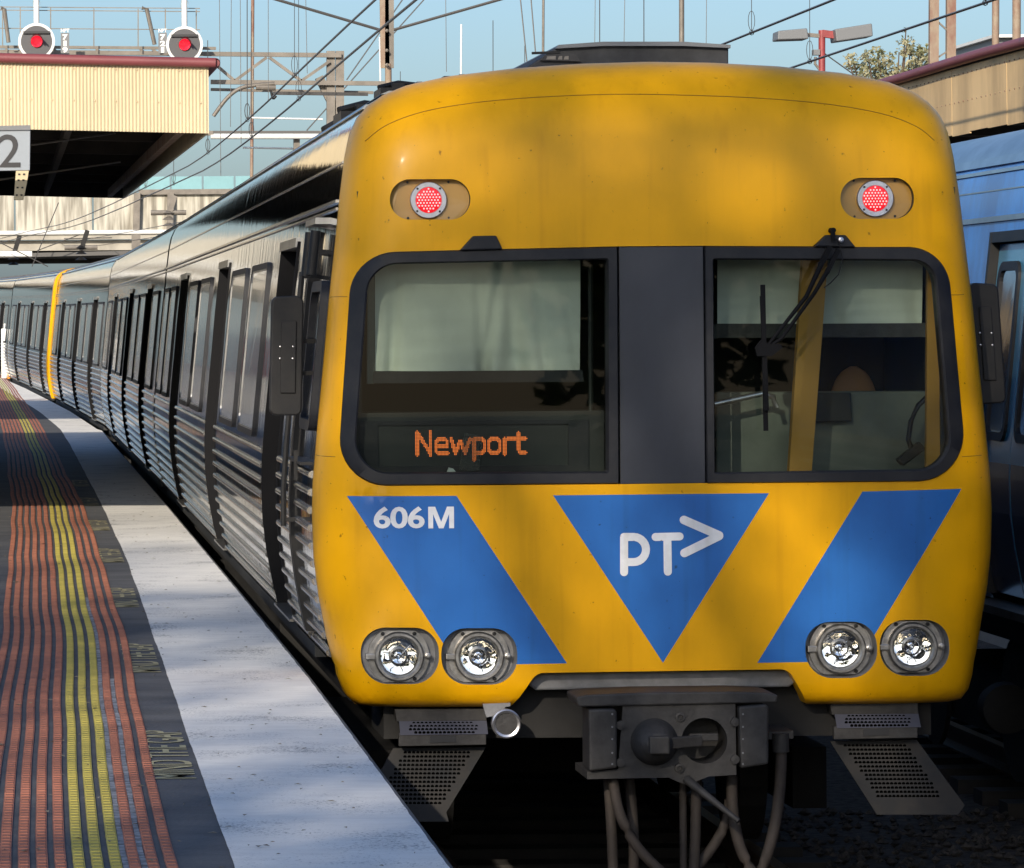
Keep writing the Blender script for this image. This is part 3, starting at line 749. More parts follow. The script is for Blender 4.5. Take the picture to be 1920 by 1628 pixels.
def frame(name, po, pi, c, out=.014):
    pr = ring_pairs(po, pi, c); n = len(pr); mb = MB(); vs = []
    for o, i in pr:
        do, di = depth(*o), depth(*i)
        m1 = (o[0] * .12 + i[0] * .88, o[1] * .12 + i[1] * .88); dm1 = depth(*m1)
        vs += [(o[0], do + .01, o[1]), (o[0], do - out * .5, o[1]), (o[0] * .92 + i[0] * .08, do - out, o[1] * .92 + i[1] * .08), (m1[0], dm1 - out, m1[1]), (i[0], di - out * .3, i[1]), (i[0], max(di, .0) + .09, i[1])]
    k = 6
    fs = [(k * i + j, k * i + j + 1, k * ((i + 1) % n) + j + 1, k * ((i + 1) % n) + j) for i in range(n) for j in range(k - 1)]
    return mb.add(vs, fs).build(name, 'rubber', car1, smooth=40, local=True)
lo = Fl(rounded([(1157, 463, 0), (664, 474, 84), (635, 911, 84), (1160, 907, 0)], 12)); li = Fl(rounded([(1139, 487, 4), (694, 496, 58), (664, 887, 62), (1139, 885, 4)], 12))
ro_ = Fl(rounded([(1321, 462, 0), (1779, 464, 82), (1817, 902, 90), (1325, 906, 0)], 12)); ri = Fl(rounded([(1337, 487, 3), (1752, 489, 44), (1785, 880, 58), (1340, 887, 3)], 12))
fl = frame('windscreen_frame', lo, li, F(900, 690)); fr = frame('windscreen_frame', ro_, ri, F(1560, 690))
def pane(loop, y, name, mt, parent):
    n = len(loop); return MB().add([(x, y, z) for x, z in loop], [tuple(range(n))]).build(name, mt, parent, local=True)
pane(li, GLY, 'windscreen_pane', 'windscreen', fl); pane(ri, GLY, 'windscreen_pane', 'windscreen', fr)
cp = Fl([(1160.5, 463), (1319, 462), (1323, 906), (1163.5, 908)])
MB().prism(cp, .004, .05).build('centre_panel', 'slate', car1, local=True, bevel=.003)
for q in ([(861, 470), (886, 443), (929, 442), (941, 468)], [(1524, 463), (1546, 441), (1583, 441), (1602, 464)]):
    MB().prism(Fl(q), -.035, .06).build('wiper_housing', 'rubber', car1, local=True, bevel=.006)

# tail lamps
for k_, (poly, c) in enumerate(zip(tail_px, ((805, 375), (1644, 372)))):
    P = Fl(poly); Pd = densify(P, .05); cx, cz = F(*c); yb_ = max(depth(*p) for p in P)
    mb = MB(); nn = len(P); mb.add([(x, depth(x, z) + .048, z) for x, z in P], [tuple(range(nn))])
    tl = mb.build('tail_lamp', mat('lamp_plate_%d' % k_, (.50, .27, .05), .4, coat=.2), car1, local=True)
    lip(P, .048, 'blackmetal', 'pod_rim').parent = tl
    y = depth(cx, cz) + .040
    MB().lathe((cx, y, cz), [(0.083, .008), (0.083, -.010), (.080, -.013), (.060, -.013), (.058, -.009), (.058, .002)], 40).build('lamp_ring', 'brush', tl, smooth=35, local=True)
    MB().lathe((cx, y - .008, cz), [(.0585, .004), (.058, .0), (.03, -.003), (0.0001, -.004)], 40).build('lamp_lens', 'redled', tl, smooth=60, local=True)
    mb = MB(); s = .0142
    for i in range(-5, 6):
        for j in range(-5, 6):
            x, z = (i + (j % 2) * .5) * s, j * s * .9
            if math.hypot(x, z) < .052: mb.lathe((cx + x, y - .0125, cz + z), [(.0042, .002), (.0034, -.001), (.0001, -.0015)], 8)
    tag(mb.build('led_cluster', 'redspot', tl, local=True), kind='stuff')
    for dx, dz in ((-.050, .052), (.052, .052), (-.052, -.05), (.05, -.052)):
        MB().lathe((cx + dx, y - .013, cz + dz), [(.006, .002), (.005, -.002), (.0001, -.002)], 10).build('screw', 'grime', tl, local=True)
    for dx, dz in ((-.094, .082), (.092, .082), (-.092, -.080), (.092, -.080)):
        MB().lathe((cx + dx, y + .006, cz + dz), [(.006, .002), (.005, -.002), (.0001, -.002)], 10).build('screw', 'grime', tl, local=True)

# headlamps
for k_, (poly, c) in enumerate(zip(head_px, ((749, 1232), (899, 1232), (1578, 1217.5), (1713, 1214)))):
    P = Fl(poly); cx, cz = F(*c); nn = len(P)
    base = depth(cx, cz); back = base + .07
    mb = MB(); vs = []
    for x, z in P: vs += [(x, depth(x, z), z), (x * .985 + cx * .015, depth(x, z) + .022, z * .985 + cz * .015), (x * .94 + cx * .06, back, z * .94 + cz * .06)]
    mb.add(vs, [(3 * i + j, 3 * ((i + 1) % nn) + j, 3 * ((i + 1) % nn) + j + 1, 3 * i + j + 1) for i in range(nn) for j in range(2)])
    mb.add([(x * .94 + cx * .06, back, z * .94 + cz * .06) for x, z in P], [tuple(range(nn))])
    hl = mb.build('headlamp', 'recess', car1, smooth=40, local=True)
    # flange with clipped top and bottom
    n = 48; fo = []
    for i in range(n):
        a = 2 * math.pi * i / n; x, z = .138 * math.cos(a), .138 * math.sin(a); z = max(-.116, min(.116, z)); fo.append((cx + x, cz + z))
    fv, ff = plate_with_holes(fo, [[(cx + .097 * math.cos(2 * math.pi * i / 40), cz + .097 * math.sin(2 * math.pi * i / 40)) for i in range(40)]], .1)
    MB().add([(x, back - .028, z) for x, z in fv], ff).add([(p[0], back - .028 + d, p[1]) for p in fo for d in (0, .03)], [(2 * i, 2 * ((i + 1) % n), 2 * ((i + 1) % n) + 1, 2 * i + 1) for i in range(n)]).build('flange', 'lampring', hl, local=True)
    MB().lathe((cx, back, cz), [(.112, -.028), (.113, -.052), (.106, -.066), (.095, -.066), (.086, -.058), (.084, -.045)], 48).build('bezel', 'lampring', hl, smooth=40, local=True)
    rf = MB(); rq = random.Random(90 + k_); nr, nl = 5, 20; gridp = []
    for a_ in range(nr + 1):
        r_q = .085 * (a_ / nr); row = []
        for b_ in range(nl):
            th_ = 2 * math.pi * (b_ + .5 * (a_ % 2)) / nl; yq = -.046 + .034 * (1 - (r_q / .085) ** 2) + (rq.uniform(-.0017, .0017) if 0 < a_ < nr else 0)
            row.append((cx + r_q * math.cos(th_), back + yq, cz + r_q * math.sin(th_)))
        gridp.append(row + row[:1])
    rf.sheet(gridp); rf.build('reflector', 'chrome', hl, smooth=25, local=True)
    MB().lathe((cx, back - .022, cz), [(.037, .006), (.037, -.006), (.034, -.008), (.033, .006)], 32).build('reflector_ring', 'lampring', hl, smooth=40, local=True)
    mb = MB()
    for a in (20, 140, 260): mb.bar((cx + .006 * math.cos(R(a)), back - .03, cz + .006 * math.sin(R(a))), (cx + .072 * math.cos(R(a + 25)), back - .040, cz + .072 * math.sin(R(a + 25))), .002)
    mb.lathe((cx, back - .014, cz), [(.012, .006), (.013, -.012), (.008, -.018), (.0001, -.02)], 16); mb.build('bulb_holder', 'chrome', hl, smooth=40, local=True)
    MB().lathe((cx, back, cz), [(.0855, -.050), (.06, -.058), (.03, -.062), (.0001, -.063)], 40).build('lamp_glass', 'lens', hl, smooth=60, local=True)
    for a, r in ((55, .125), (125, .125), (-55, .125)):
        MB().lathe((cx + r * math.cos(R(a)), back - .030, cz + r * math.sin(R(a))), [(.009, .004), (.009, -.006), (.0001, -.007)], 10).build('screw', 'blackmetal', hl, local=True)
    MB().lathe((cx + .132, back - .035, cz), [(.015, .02), (.015, -.008), (.009, -.010), (.009, -.024), (.0001, -.025)], 12).build('clamp_bolt', 'lampring', hl, smooth=40, local=True)
    MB().box(cx - .150, cx - .108, back - .056, back - .01, cz - .014, cz + .014).build('hinge', 'lampring', hl, local=True, bevel=.004)

# lettering
def on_front(vs, off=.0025): return [(x, depth(x, z) - off, z) for x, z in vs]
tv, tf = text_faces('606', 1.0, .026, .95)
a0, a1 = F(701, 991.5), F(796, 949.5)
MB().add(on_front([(a0[0] + u * (a1[0] - a0[0]), a0[1] + v * (a1[1] - a0[1])) for u, v in tv]), tf).build('number', 'decal', car1, local=True)
mw = [(0, 0), (.19, 0), (.19, .66), (.41, 0), (.59, 0), (.81, .66), (.81, 0), (1, 0), (1, 1), (.73, 1), (.5, .30), (.27, 1), (0, 1)]
a0, a1 = F(803, 991), F(851, 950)
fv, ff = plate_with_holes(mw, [], 1)
MB().add(on_front([(a0[0] + u * (a1[0] - a0[0]), a0[1] + v * (a1[1] - a0[1])) for u, v in fv]), ff).build('number', 'decal', car1, local=True)
def stroke(path, w):
    """rounded stroke of half-width w along pixel points"""
    mb = MB(); P = [Vector(p) for p in path]
    L_ = []; Rr = []
    for i, p in enumerate(P):
        d = (P[min(i + 1, len(P) - 1)] - P[max(i - 1, 0)]).normalized(); nrm = Vector((-d.y, d.x)) * w; L_.append(p + nrm); Rr.append(p - nrm)
    def cap(c, d, a0):
        return [c + Vector((math.cos(a), math.sin(a))) * w for a in [math.atan2(d.y, d.x) + math.pi / 2 - math.pi * j / 10 for j in range(11)]]
    d1 = (P[-1] - P[-2]).normalized(); d0 = (P[0] - P[1]).normalized()
    return L_[:-1] + cap(P[-1], d1, 0) + Rr[::-1][1:-1] + cap(P[0], d0, 0)
def logo(polys):
    mb = MB()
    for j, poly in enumerate(polys):
        P = Fl([(p.x, p.y) for p in poly]); mb.add(on_front(P, .0025 + .0004 * j), [tuple(range(len(P)))])
    return mb
arc = [(1170, 1007)] + [(1188 + 23 * math.sin(t) if True else 0, 1030.5 - 23.5 * math.cos(t)) for t in [math.pi * i / 14 for i in range(15)]] + [(1171, 1054)]
def band(path, w):
    P = [Vector(p) for p in path]; mbv = []; fs = []
    for i, p in enumerate(P):
        d = (P[min(i + 1, len(P) - 1)] - P[max(i - 1, 0)]).normalized(); nr = Vector((-d.y, d.x)) * w; mbv += [p + nr, p - nr]
    return mbv, [(2 * i, 2 * i + 1, 2 * i + 3, 2 * i + 2) for i in range(len(P) - 1)]
lg = logo([stroke([(1170, 1007), (1170, 1073)], 7.5), stroke([(1229, 1007), (1274, 1006)], 7.5), stroke([(1251, 1007), (1252, 1072)], 7.5),
           stroke([(1282, 975), (1348, 1004)], 8), stroke([(1348, 1005), (1283, 1037)], 8)])
bv, bf = band(arc, 7.5); lg.add(on_front(Fl([(p.x, p.y) for p in bv]), .0031), bf)
lg.build('operator_logo', 'decal', car1, local=True)

# ------------------------------------------------------------------ cab interior
cab = lambda mb, name, mt, **k: mb.build(name, mt, car1, local=True, **k)
mb = MB(); mb.box(-1.36, 1.36, 1.50, 1.54, .0, 2.3); mb.box(-1.36, 1.36, .14, 1.50, 2.16, 2.20); mb.box(-1.36, 1.36, .14, 1.50, .50, .54)
mb.box(-1.37, -1.34, .2, 1.5, .5, 2.2); mb.box(1.30, 1.34, .2, 1.5, .5, 2.2); cab(mb, 'cab_lining', 'cabdark')
mb = MB(); mb.prism(Fl([(1160, 470), (1320, 470), (1325, 900), (1163, 900)]), .06, .5); cab(mb, 'cab_bulkhead', 'cabdark')
def cloth(x0, y0, x1, y1, Y, name, amp, seed):
    rows = []; r_ = random.Random(seed); folds = [(r_.uniform(.1, .95), r_.uniform(.02, .05), r_.uniform(-.25, .35), r_.uniform(.3, 1)) for _ in range(7)]
    for j in range(25):
        v = j / 24; row = []
        for i in range(61):
            u = i / 60; p = at(x0 + (x1 - x0) * u, y0 + (y1 - y0) * v, Y); d = 0
            for c, w, s, a in folds: d += a * math.exp(-((u - c - s * v * .35) / w) ** 2) * (.15 + v ** 1.5)
            d += .06 * math.sin(v * 40 + u * 5) * (.3 + .7 * v)
            row.append((p.x - TX, Y + d * amp, p.z))
        rows.append(row)
    return cab(MB().sheet(rows), name, 'blind', smooth=180)
cloth(703, 470, 1088, 696, .22, 'window_blind', .045, 5)
mb = MB(); mb.prism(Fl([(700, 697), (1092, 694), (1094, 716), (699, 719)], .2), .19, .24); cab(mb, 'blind_bar', 'rubber')
mb = MB(); mb.prism(Fl([(690, 470), (702, 470), (702, 720), (688, 720)], .2), .2, .23); cab(mb, 'blind_guide', 'cabgrey')
mb = MB(); mb.tube([tuple(at(1107, 500, .2) - car1.location), tuple(at(1108, 780, .2) - car1.location)], .012, 8); cab(mb, 'cable_conduit', 'cabdark')
# destination display
mb = MB(); mb.prism(Fl([(664, 775), (1134, 770), (1135, 892), (664, 896)], .12), .16, .36); disp = cab(mb, 'destination_display', mat('display_case', (.012, .014, .013), .5))
mb = MB(); pr = ring_pairs(Fl([(672, 790), (1104, 787), (1104, 884), (672, 888)], .14), Fl([(708, 798), (1066, 795), (1066, 872), (710, 875)], .14), F(880, 835, .14), 32)
vs = []; n = len(pr)
for o, i in pr: vs += [(o[0], .158, o[1]), (o[0], .146, o[1]), (i[0], .146, i[1]), (i[0], .158, i[1])]
MB().add(vs, [(4 * i + j, 4 * i + j + 1, 4 * ((i + 1) % n) + j + 1, 4 * ((i + 1) % n) + j) for i in range(n) for j in range(3)]).build('display_bezel', 'rubber', disp, local=True)
GLY_ = {'N': (13, [((1, 0), (1, 16)), ((1, 16), (11, 0)), ((11, 0), (11, 16))], 1.45), }
strokes = []
def seg(x, pts): strokes.extend([((x + a[0], a[1]), (x + b[0], b[1])) for a, b in zip(pts, pts[1:])])
seg(0, [(1, 0), (1, 16)]); seg(0, [(1, 16), (10.5, 1)]); seg(0, [(10.5, 0), (10.5, 16)])                               # N
seg(13.5, [(1, 6), (9, 6), (9, 9.5), (7, 11), (3, 11), (1, 9), (1, 2.5), (3, 1), (9.3, 1)])                              # e
seg(24.5, [(1, 11), (4, 1), (7.5, 9.5), (11, 1), (14.5, 11)])                                                            # w
seg(41, [(1, -4), (1, 11), (6.5, 11), (8.6, 9), (8.6, 3), (6.5, 1), (1, 1)])                                             # p
seg(51.5, [(1, 3), (1, 9), (3, 11), (7, 11), (9, 9), (9, 3), (7, 1), (3, 1), (1, 3)])                                    # o
seg(63, [(1, 0), (1, 11)]); seg(63, [(1, 9), (3, 11), (7, 11)])                                                          # r
seg(70, [(4, 15), (4, 3), (5.5, 1), (9, 1)]); seg(70, [(.5, 11), (9, 11)])                                               # t
mb = MB(); W_ = 80
pa, pb = at(780, 853, .15), at(988, 808, .15); sx = (pb.x - pa.x) / W_; szz = (pb.z - pa.z) / 16.5
for i in range(-1, W_ + 2):
    for j in range(-6, 19):
        p = Vector((i, j)); ok = False
        for a, b in strokes:
            a, b = Vector(a), Vector(b); t = max(0, min(1, (p - a).dot(b - a) / max(1e-9, (b - a).length_squared)))
            if (a + (b - a) * t - p).length < 1.28: ok = True; break
        if ok:
            x, z = pa.x - TX + i * sx, pa.z + j * szz
            mb.add([(x - sx * .36, .1555, z - szz * .36), (x + sx * .36, .1555, z - szz * .36), (x + sx * .36, .1555, z + szz * .36), (x - sx * .36, .1555, z + szz * .36)], [(0, 1, 2, 3)])
tag(mb.build('led_lettering', 'amber', disp, local=True), 'orange dot matrix word Newport', kind='stuff')
mb = MB(); mb.prism(Fl([(872, 812), (905, 818), (900, 884), (862, 882)], .1), .125, .127); cab(mb, 'paper_note', glass_mat('clear_film', (.72, .74, .74), 1.0, .3))
mb = MB(); mb.prism(Fl([(838, 887), (842, 877), (850, 879), (857, 887)], .08), .09, .11); cab(mb, 'crumpled_paper', 'paper')
# driver's side: blind, posts, desk, seat
cloth(1345, 470, 1730, 607, .30, 'window_blind', .03, 11)
mb = MB(); mb.prism(Fl([(1338, 608), (1735, 606), (1736, 632), (1338, 634)], .28), .27, .33); cab(mb, 'blind_bar', 'grime')
mb = MB(); mb.prism(Fl([(1505, 470), (1552, 470), (1520, 890), (1478, 890)], .2), .18, .24); cab(mb, 'corner_post', 'cabyellow')
mb = MB(); mb.prism(Fl([(1738, 480), (1768, 480), (1795, 890), (1735, 890)], .24), .22, .26); cab(mb, 'corner_post', 'cabyellow')
mb = MB(); mb.prism(Fl([(1340, 735), (1735, 733), (1738, 895), (1340, 897)], .55), .50, .62); cab(mb, 'desk_panel', 'cabgrey', bevel=.01)
mb = MB(); mb.prism(Fl([(1518, 737), (1594, 736), (1595, 790), (1520, 792)], .48), .45, .49); cab(mb, 'desk_screen', 'cabdark', bevel=.006)
mb = MB(); rows = []
for j in range(9):
    t = j / 8; c = at(1600, 765 - 78 * t, .95); w = (.115 * math.sqrt(max(.02, 1 - t * t)))
    rows.append([(c.x - TX + w * math.cos(a), .95 + .5 * w * math.sin(a), c.z) for a in [2 * math.pi * i / 16 for i in range(17)]])
mb.sheet(rows); cab(mb, 'driver_seat', 'seat', smooth=60)
loc = lambda px, py, Y: tuple(at(px, py, Y) - car1.location)
mb = MB(); mb.tube([loc(a, b, .3) for a, b in ((1738, 745), (1722, 760), (1708, 790), (1703, 825), (1712, 850))], .012, 8); cab(mb, 'microphone_arm', 'blackmetal', smooth=50)
mb = MB(); mb.prism(Fl([(1680, 862), (1722, 828), (1734, 842), (1692, 874)], .3), .27, .33); cab(mb, 'microphone', 'blackmetal', bevel=.006)
mb = MB(); mb.tube([loc(a, b, .32) for a, b in ((1337, 632), (1420, 612))], .011, 8); cab(mb, 'grab_rail', 'brush')
mb = MB(); mb.tube([loc(a, b, .32) for a, b in ((1340, 758), (1430, 738), (1450, 745), (1455, 765))], .014, 8); cab(mb, 'grab_rail', 'brush', smooth=50)

# ------------------------------------------------------------------ wiper, mirrors, cab side
wy = -.06
wp = empty('wiper', car1.location * 1.0); wp.parent = car1; wp.location = (0, 0, 0)
bpy.data.objects.remove(wp)
mb = MB()
mb.bar(loc(1557, 462, wy), loc(1538, 498, wy), .020, .022); mb.tube([loc(1540, 495, wy), loc(1512, 556, wy - .01), loc(1438, 650, wy)], .0125, 8, .0075)
mb.bar(loc(1572, 468, wy - .01), loc(1550, 512, wy - .01), .018, .020); mb.tube([loc(1552, 508, wy - .01), loc(1528, 548, wy - .01), loc(1466, 634, wy - .01), loc(1440, 652, wy)], .0105, 8, .007)
mb.lathe(loc(1562, 432, wy), [(.012, .06), (.012, -.01), (.0001, -.012)], 12); mb.bar(loc(1561, 432, wy), loc(1563, 452, wy), .018)
wo = cab(mb, 'wiper_arm', 'jamb', smooth=40)
mb = MB(); mb.bar(loc(1430, 534, wy + .02), loc(1436, 808, wy + .02), .016, .02); mb.bar(loc(1429, 555, wy), loc(1433, 660, wy), .018, .02); mb.bar(loc(1433, 660, wy), loc(1437, 770, wy), .018, .02)
mb.build('wiper_blade', 'jamb', wo, local=True)
mb = MB(); mb.prism(Fl([(1416, 652), (1428, 637), (1440, 645), (1462, 645), (1466, 652), (1445, 668), (1420, 668)], wy), wy - .02, wy + .02); mb.build('wiper_bracket', 'jamb', wo, local=True)
MB().tube([loc(a, b, wy - .02) for a, b in ((1566, 446), (1575, 462), (1580, 490), (1572, 515), (1558, 530), (1545, 540))], .0028, 6).build('washer_hose', 'blackmetal', wo, local=True, smooth=50)
MB().lathe(loc(1577, 450, wy), [(.012, .03), (.012, -.004), (.006, -.006), (.0001, -.006)], 12).build('pivot_nut', 'brush', wo, local=True)
# mirrors
def mirror(x0, x1, top, bot, Y, lean, side):
    m = (x0 + x1) / 2
    q = rounded([(x0, top, 12), (x1, top + 3 * side, 14), (x1 + lean, bot, 12), (x0 + lean, bot + (0 if side < 0 else 4), 12)], 4)
    mb = MB().prism(Fl(q, Y), Y - .03, Y + .05); mi = cab(mb, 'mirror', 'blackmetal', bevel=.008)
    q2 = [(x0 + 18, top + 45), (x1 - 14, top + 45), (x1 - 14 + lean * .6, bot - 42), (x0 + 18 + lean * .6, bot - 42)]
    MB().prism(Fl(q2, Y), Y - .042, Y - .03).build('mirror_plate', 'blackmetal', mi, local=True, bevel=.003)
    for a, b in ((.3, .42), (.7, .42), (.3, .52), (.7, .52)):
        p = loc(x0 + (x1 - x0) * a + lean * b, top + (bot - top) * b, Y - .042); MB().lathe(p, [(.005, .004), (.004, -.003), (.0001, -.004)], 8).build('bolt', 'brush', mi, local=True)
    return mi
ml = mirror(509, 569, 557, 779, .75, -4, -1)
mr = mirror(1814, 1869, 530, 755, .55, 16, 1)
mb = MB(); mb.bar(loc(560, 640, .78), loc(600, 640, .80), .02); mb.bar(loc(556, 700, .78), loc(600, 700, .8), .02); mb.build('mirror_arm', 'blackmetal', ml, local=True)
mb = MB(); mb.bar(loc(1800, 640, .6), loc(1840, 640, .57), .03, .06); mb.build('mirror_arm', 'blackmetal', mr, local=True)
# cab side: door rail, window, bracket lamps
def sx_(z, o=0): return -(wid(z) + o)
mb, li_ = strip_ring(1.10, 1.80, .55, 1.30, .05, 0, .03); cw_ = mb.build('cab_side_window', 'rubber', car1, smooth=30, local=True)
MB().add([(sx_(q[1], .009), q[0], q[1]) for q in li_], [tuple(range(len(li_)))]).build('pane', 'sidewin', cw_, local=True)
for y, z0, z1, r in ((1.62, .10, 2.05, .022), (1.70, .10, 2.02, .014)):
    mb = MB(); side_part(mb, z0, z1, y - r, y + r, 0, .03); mb.build('cab_door_edge', 'blackmetal', car1, smooth=40, local=True)
mb = MB(); mb.tube([(sx_(z, .07), 1.48, z) for z in (.62, .8, 1.0, 1.2, 1.5, 1.85)], .014, 8); mb.bar((sx_(.65, 0), 1.48, .65), (sx_(.65, .07), 1.48, .65), .02); mb.bar((sx_(1.83, 0), 1.48, 1.83), (sx_(1.83, .07), 1.48, 1.83), .02); mb.build('grab_handle', 'blackmetal', car1, smooth=40, local=True)
for y in (.95, 1.35):
    mb = MB(); vs = []; mb.tube([(sx_(1.83, .06), y, 1.83), (sx_(2.04, .06), y, 2.04)], .024, 12); mb.bar((sx_(1.94), y, 1.94), (sx_(1.94, .06), y, 1.94), .02); mb.build('side_lamp', 'blackmetal', car1, smooth=40, local=True)
mb = MB(); side_part(mb, 2.07, 2.10, .9, 1.6, 0, .07); mb.build('drip_shield', 'trim', car1, local=True)
mb = MB(); side_part(mb, .94, .955, .62, 1.6, 0, .05); mb.bar((sx_(.94, .05), .98, .86), (sx_(.94, .05), .98, 1.0), .018); mb.build('door_handle', 'blackmetal', car1, local=True)
for y in (2.05,):
    mb = MB(); side_part(mb, .10, 2.05, y - .012, y + .012, 0, .012); mb.build('panel_joint', 'steel2', car1, smooth=40, local=True)
# roof pod and roof gear
k1 = 1.1
mb = MB(); P = Fl([(985, 128), (1040, 92), (1045, 86), (1130, 80), (1280, 80), (1366, 86), (1366, 128)], k1); mb.prism(P, k1, k1 + 2.2); pod = cab(mb, 'roof_pod', mat('pod_grey', (.045, .045, .047), .7, var=.5, vscale=(6, 6, 6)), bevel=.008)
P = Fl([(1040, 92), (1046, 85), (1130, 79), (1280, 79), (1368, 85), (1368, 91), (1280, 87), (1130, 87)], k1); MB().prism(P, k1 - .03, k1 + 2.25).build('pod_lid', 'flood', pod, local=True)
MB().prism(Fl([(1012, 114), (1020, 104), (1078, 103), (1088, 116)], k1), k1 - .025, k1 - .002).build('pod_vent', 'grime', pod, local=True)
for q in ((1024, 1042), (1046, 1054), (1057, 1066)):
    MB().prism(Fl([(q[0], 112), (q[0] + 2, 106), (q[1], 105), (q[1], 112)], k1 - .026), k1 - .029, k1 - .026).build('pod_slot', 'galv', pod, local=True)
MB().bar(loc(997, 100, k1), loc(1050, 98, k1), .012).build('pod_rod', 'blackmetal', pod, local=True)
def gear(px, py, Y, w, h, d):
    p = at(px, py, Y) - car1.location; zt = wid2(p.x)
    mb = MB(); mb.box(p.x - w / 2, p.x + w / 2, p.y, p.y + d, zt - .02, zt + h * .5); mb.tube([(p.x - w * .5, p.y + d * .3, zt + h * .6), (p.x, p.y + d * .4, zt + h), (p.x + w * .6, p.y + d * .5, zt + h * .8)], h * .22, 8); mb.box(p.x - w * .2, p.x + w * .1, p.y + .05, p.y + d * .7, zt, zt + h * .9)
    cab(mb, 'roof_gear', 'blackmetal', smooth=40)
gear(752, 150, 1.4, .20, .06, .4); gear(690, 180, 4.5, .3, .10, .6); gear(640, 235, 8, .2, .14, .5)
for px, Y in ((850, .9), (930, 1.0), (1480, 1.0), (1560, .9), (1690, .8)):
    p = at(px, 130, Y) - car1.location; zt = wid2(p.x); MB().box(p.x - .05, p.x + .05, p.y, p.y + .2, zt - .01, zt + .02).build('roof_bracket', 'blackmetal', car1, local=True, bevel=.008)

# ------------------------------------------------------------------ under the cab front
mb = MB(); mb.prism(Fl([(1000, 1262), (1480, 1256), (1490, 1280), (1478, 1288), (1004, 1294), (990, 1284)], .12), .10, .16); cab(mb, 'headstock_beam', 'recess', bevel=.012)
cab(MB().box(-1.25, 1.25, .22, .9, -.30, -.02), 'front_headstock', 'under')
cY = -.40
cab(MB().prism(Fl([(1080, 1308), (1100, 1303), (1200, 1299), (1380, 1297), (1440, 1299), (1459, 1304), (1456, 1318), (1085, 1326)], cY), cY, cY + .35), 'coupler_top_plate', 'grime', bevel=.008)
fo = Fl([(1170, 1312), (1380, 1308), (1382, 1454), (1330, 1457), (1312, 1464), (1290, 1474), (1270, 1466), (1255, 1459), (1102, 1462), (1102, 1448), (1160, 1444)], cY)
hc = F(1322, 1390, cY)
hole = [(hc[0] + .102 * math.cos(2 * math.pi * i / 32), hc[1] + .102 * math.sin(2 * math.pi * i / 32)) for i in range(32)]
fv, ff = plate_with_holes(fo, [hole], .1); mb = MB().add([(x, cY + .02, z) for x, z in fv], ff)
n = len(fo); mb.add([(p[0], cY + .02 + d, p[1]) for p in fo for d in (0, .42)], [(2 * i, 2 * ((i + 1) % n), 2 * ((i + 1) % n) + 1, 2 * i + 1) for i in range(n)])
n = 32; mb.add([(p[0], cY + .02 + d, p[1]) for p in hole for d in (0, .25)], [(2 * i, 2 * ((i + 1) % n), 2 * ((i + 1) % n) + 1, 2 * i + 1) for i in range(n)])
mb.add([(p[0], cY + .27, p[1]) for p in hole], [tuple(range(n))])
cp_ = cab(mb, 'coupler', 'grime', smooth=30)
c1 = F(1228, 1392, cY); MB().lathe((c1[0], cY + .02, c1[1]), [(.105, 0), (.098, -.04), (.080, -.09), (.055, -.13), (.04, -.14), (.0001, -.142)], 32).build('coupler_cone', 'grime', cp_, smooth=40, local=True)
MB().bar((c1[0] - .03, cY - .11, c1[1] + .0), (hc[0] - .02, cY - .02, hc[1] + .005), .03, .05).build('coupler_hook', 'grime', cp_, local=True, bevel=.006)
MB().box(c1[0] - .045, c1[0] + .045, cY - .15, cY - .09, c1[1] - .04, c1[1] + .04).build('coupler_latch', 'grime', cp_, local=True, bevel=.008)
MB().bar((hc[0] - .06, cY + .08, hc[1] + .01), (hc[0] + .07, cY + .08, hc[1] + .012), .035).build('coupler_link', 'grime', cp_, local=True, bevel=.005)
for q in ((1276, 1345), (1275, 1441)):
    p = F(*q, cY); MB().lathe((p[0], cY + .02, p[1]), [(.022, 0), (.021, -.012), (.011, -.014), (.010, .004)], 16).build('coupler_bolt', 'grime', cp_, smooth=40, local=True)
for poly in ([(1103, 1330), (1152, 1329), (1156, 1336), (1156, 1440), (1104, 1446)], [(1384, 1325), (1436, 1320), (1440, 1326), (1440, 1432), (1388, 1441)]):
    eb = MB().prism(Fl(poly, cY), cY - .02, cY + .22).build('electric_coupler_box', 'grime', car1, local=True, bevel=.010)
    a, b = poly[1], poly[3]
    for t in (.05, .28, .5, .75, .95):
        xx = 1148 if poly[0][0] < 1200 else 1393; yy = 1334 + t * 104
        MB().lathe(loc(xx, yy, cY - .02), [(.005, .002), (.004, -.003), (.0001, -.003)], 8).build('rivet', 'recess', eb, local=True)
mb = MB()
for q in ((1163, 1360), (1163, 1430), (1378, 1354), (1378, 1424)): mb.lathe(loc(*q, cY + .01), [(.02, .02), (.02, -.01), (.0001, -.012)], 10)
mb.build('hinge_lug', 'grime', cp_, local=True)
cab(MB().tube([loc(1288, 1462, cY), loc(1320, 1488, cY - .1), loc(1385, 1540, cY - .2)], .022, 10, .012), 'release_handle', 'grime', smooth=50)
def hose(px, Y=-.25, r=.024): cab(MB().tube(smooth_path([loc(a, b, Y) for a, b in px], 5), r, 8), 'air_hose', 'hose', smooth=50)
hose([(1140, 1455), (1146, 1540), (1150, 1640)], -.2); hose([(1148, 1455), (1162, 1525), (1195, 1588), (1245, 1640)], -.3); hose([(1180, 1460), (1188, 1560), (1188, 1660)], -.12)
hose([(1280, 1460), (1281, 1560), (1282, 1660)], -.2, .017); hose([(1306, 1460), (1304, 1560), (1300, 1660)], -.24); hose([(1372, 1455), (1375, 1530), (1392, 1600), (1422, 1640), (1450, 1560), (1462, 1480), (1465, 1400)], -.22, .026)
hose([(1368, 1500), (1362, 1540), (1335, 1590), (1295, 1640)], -.16)
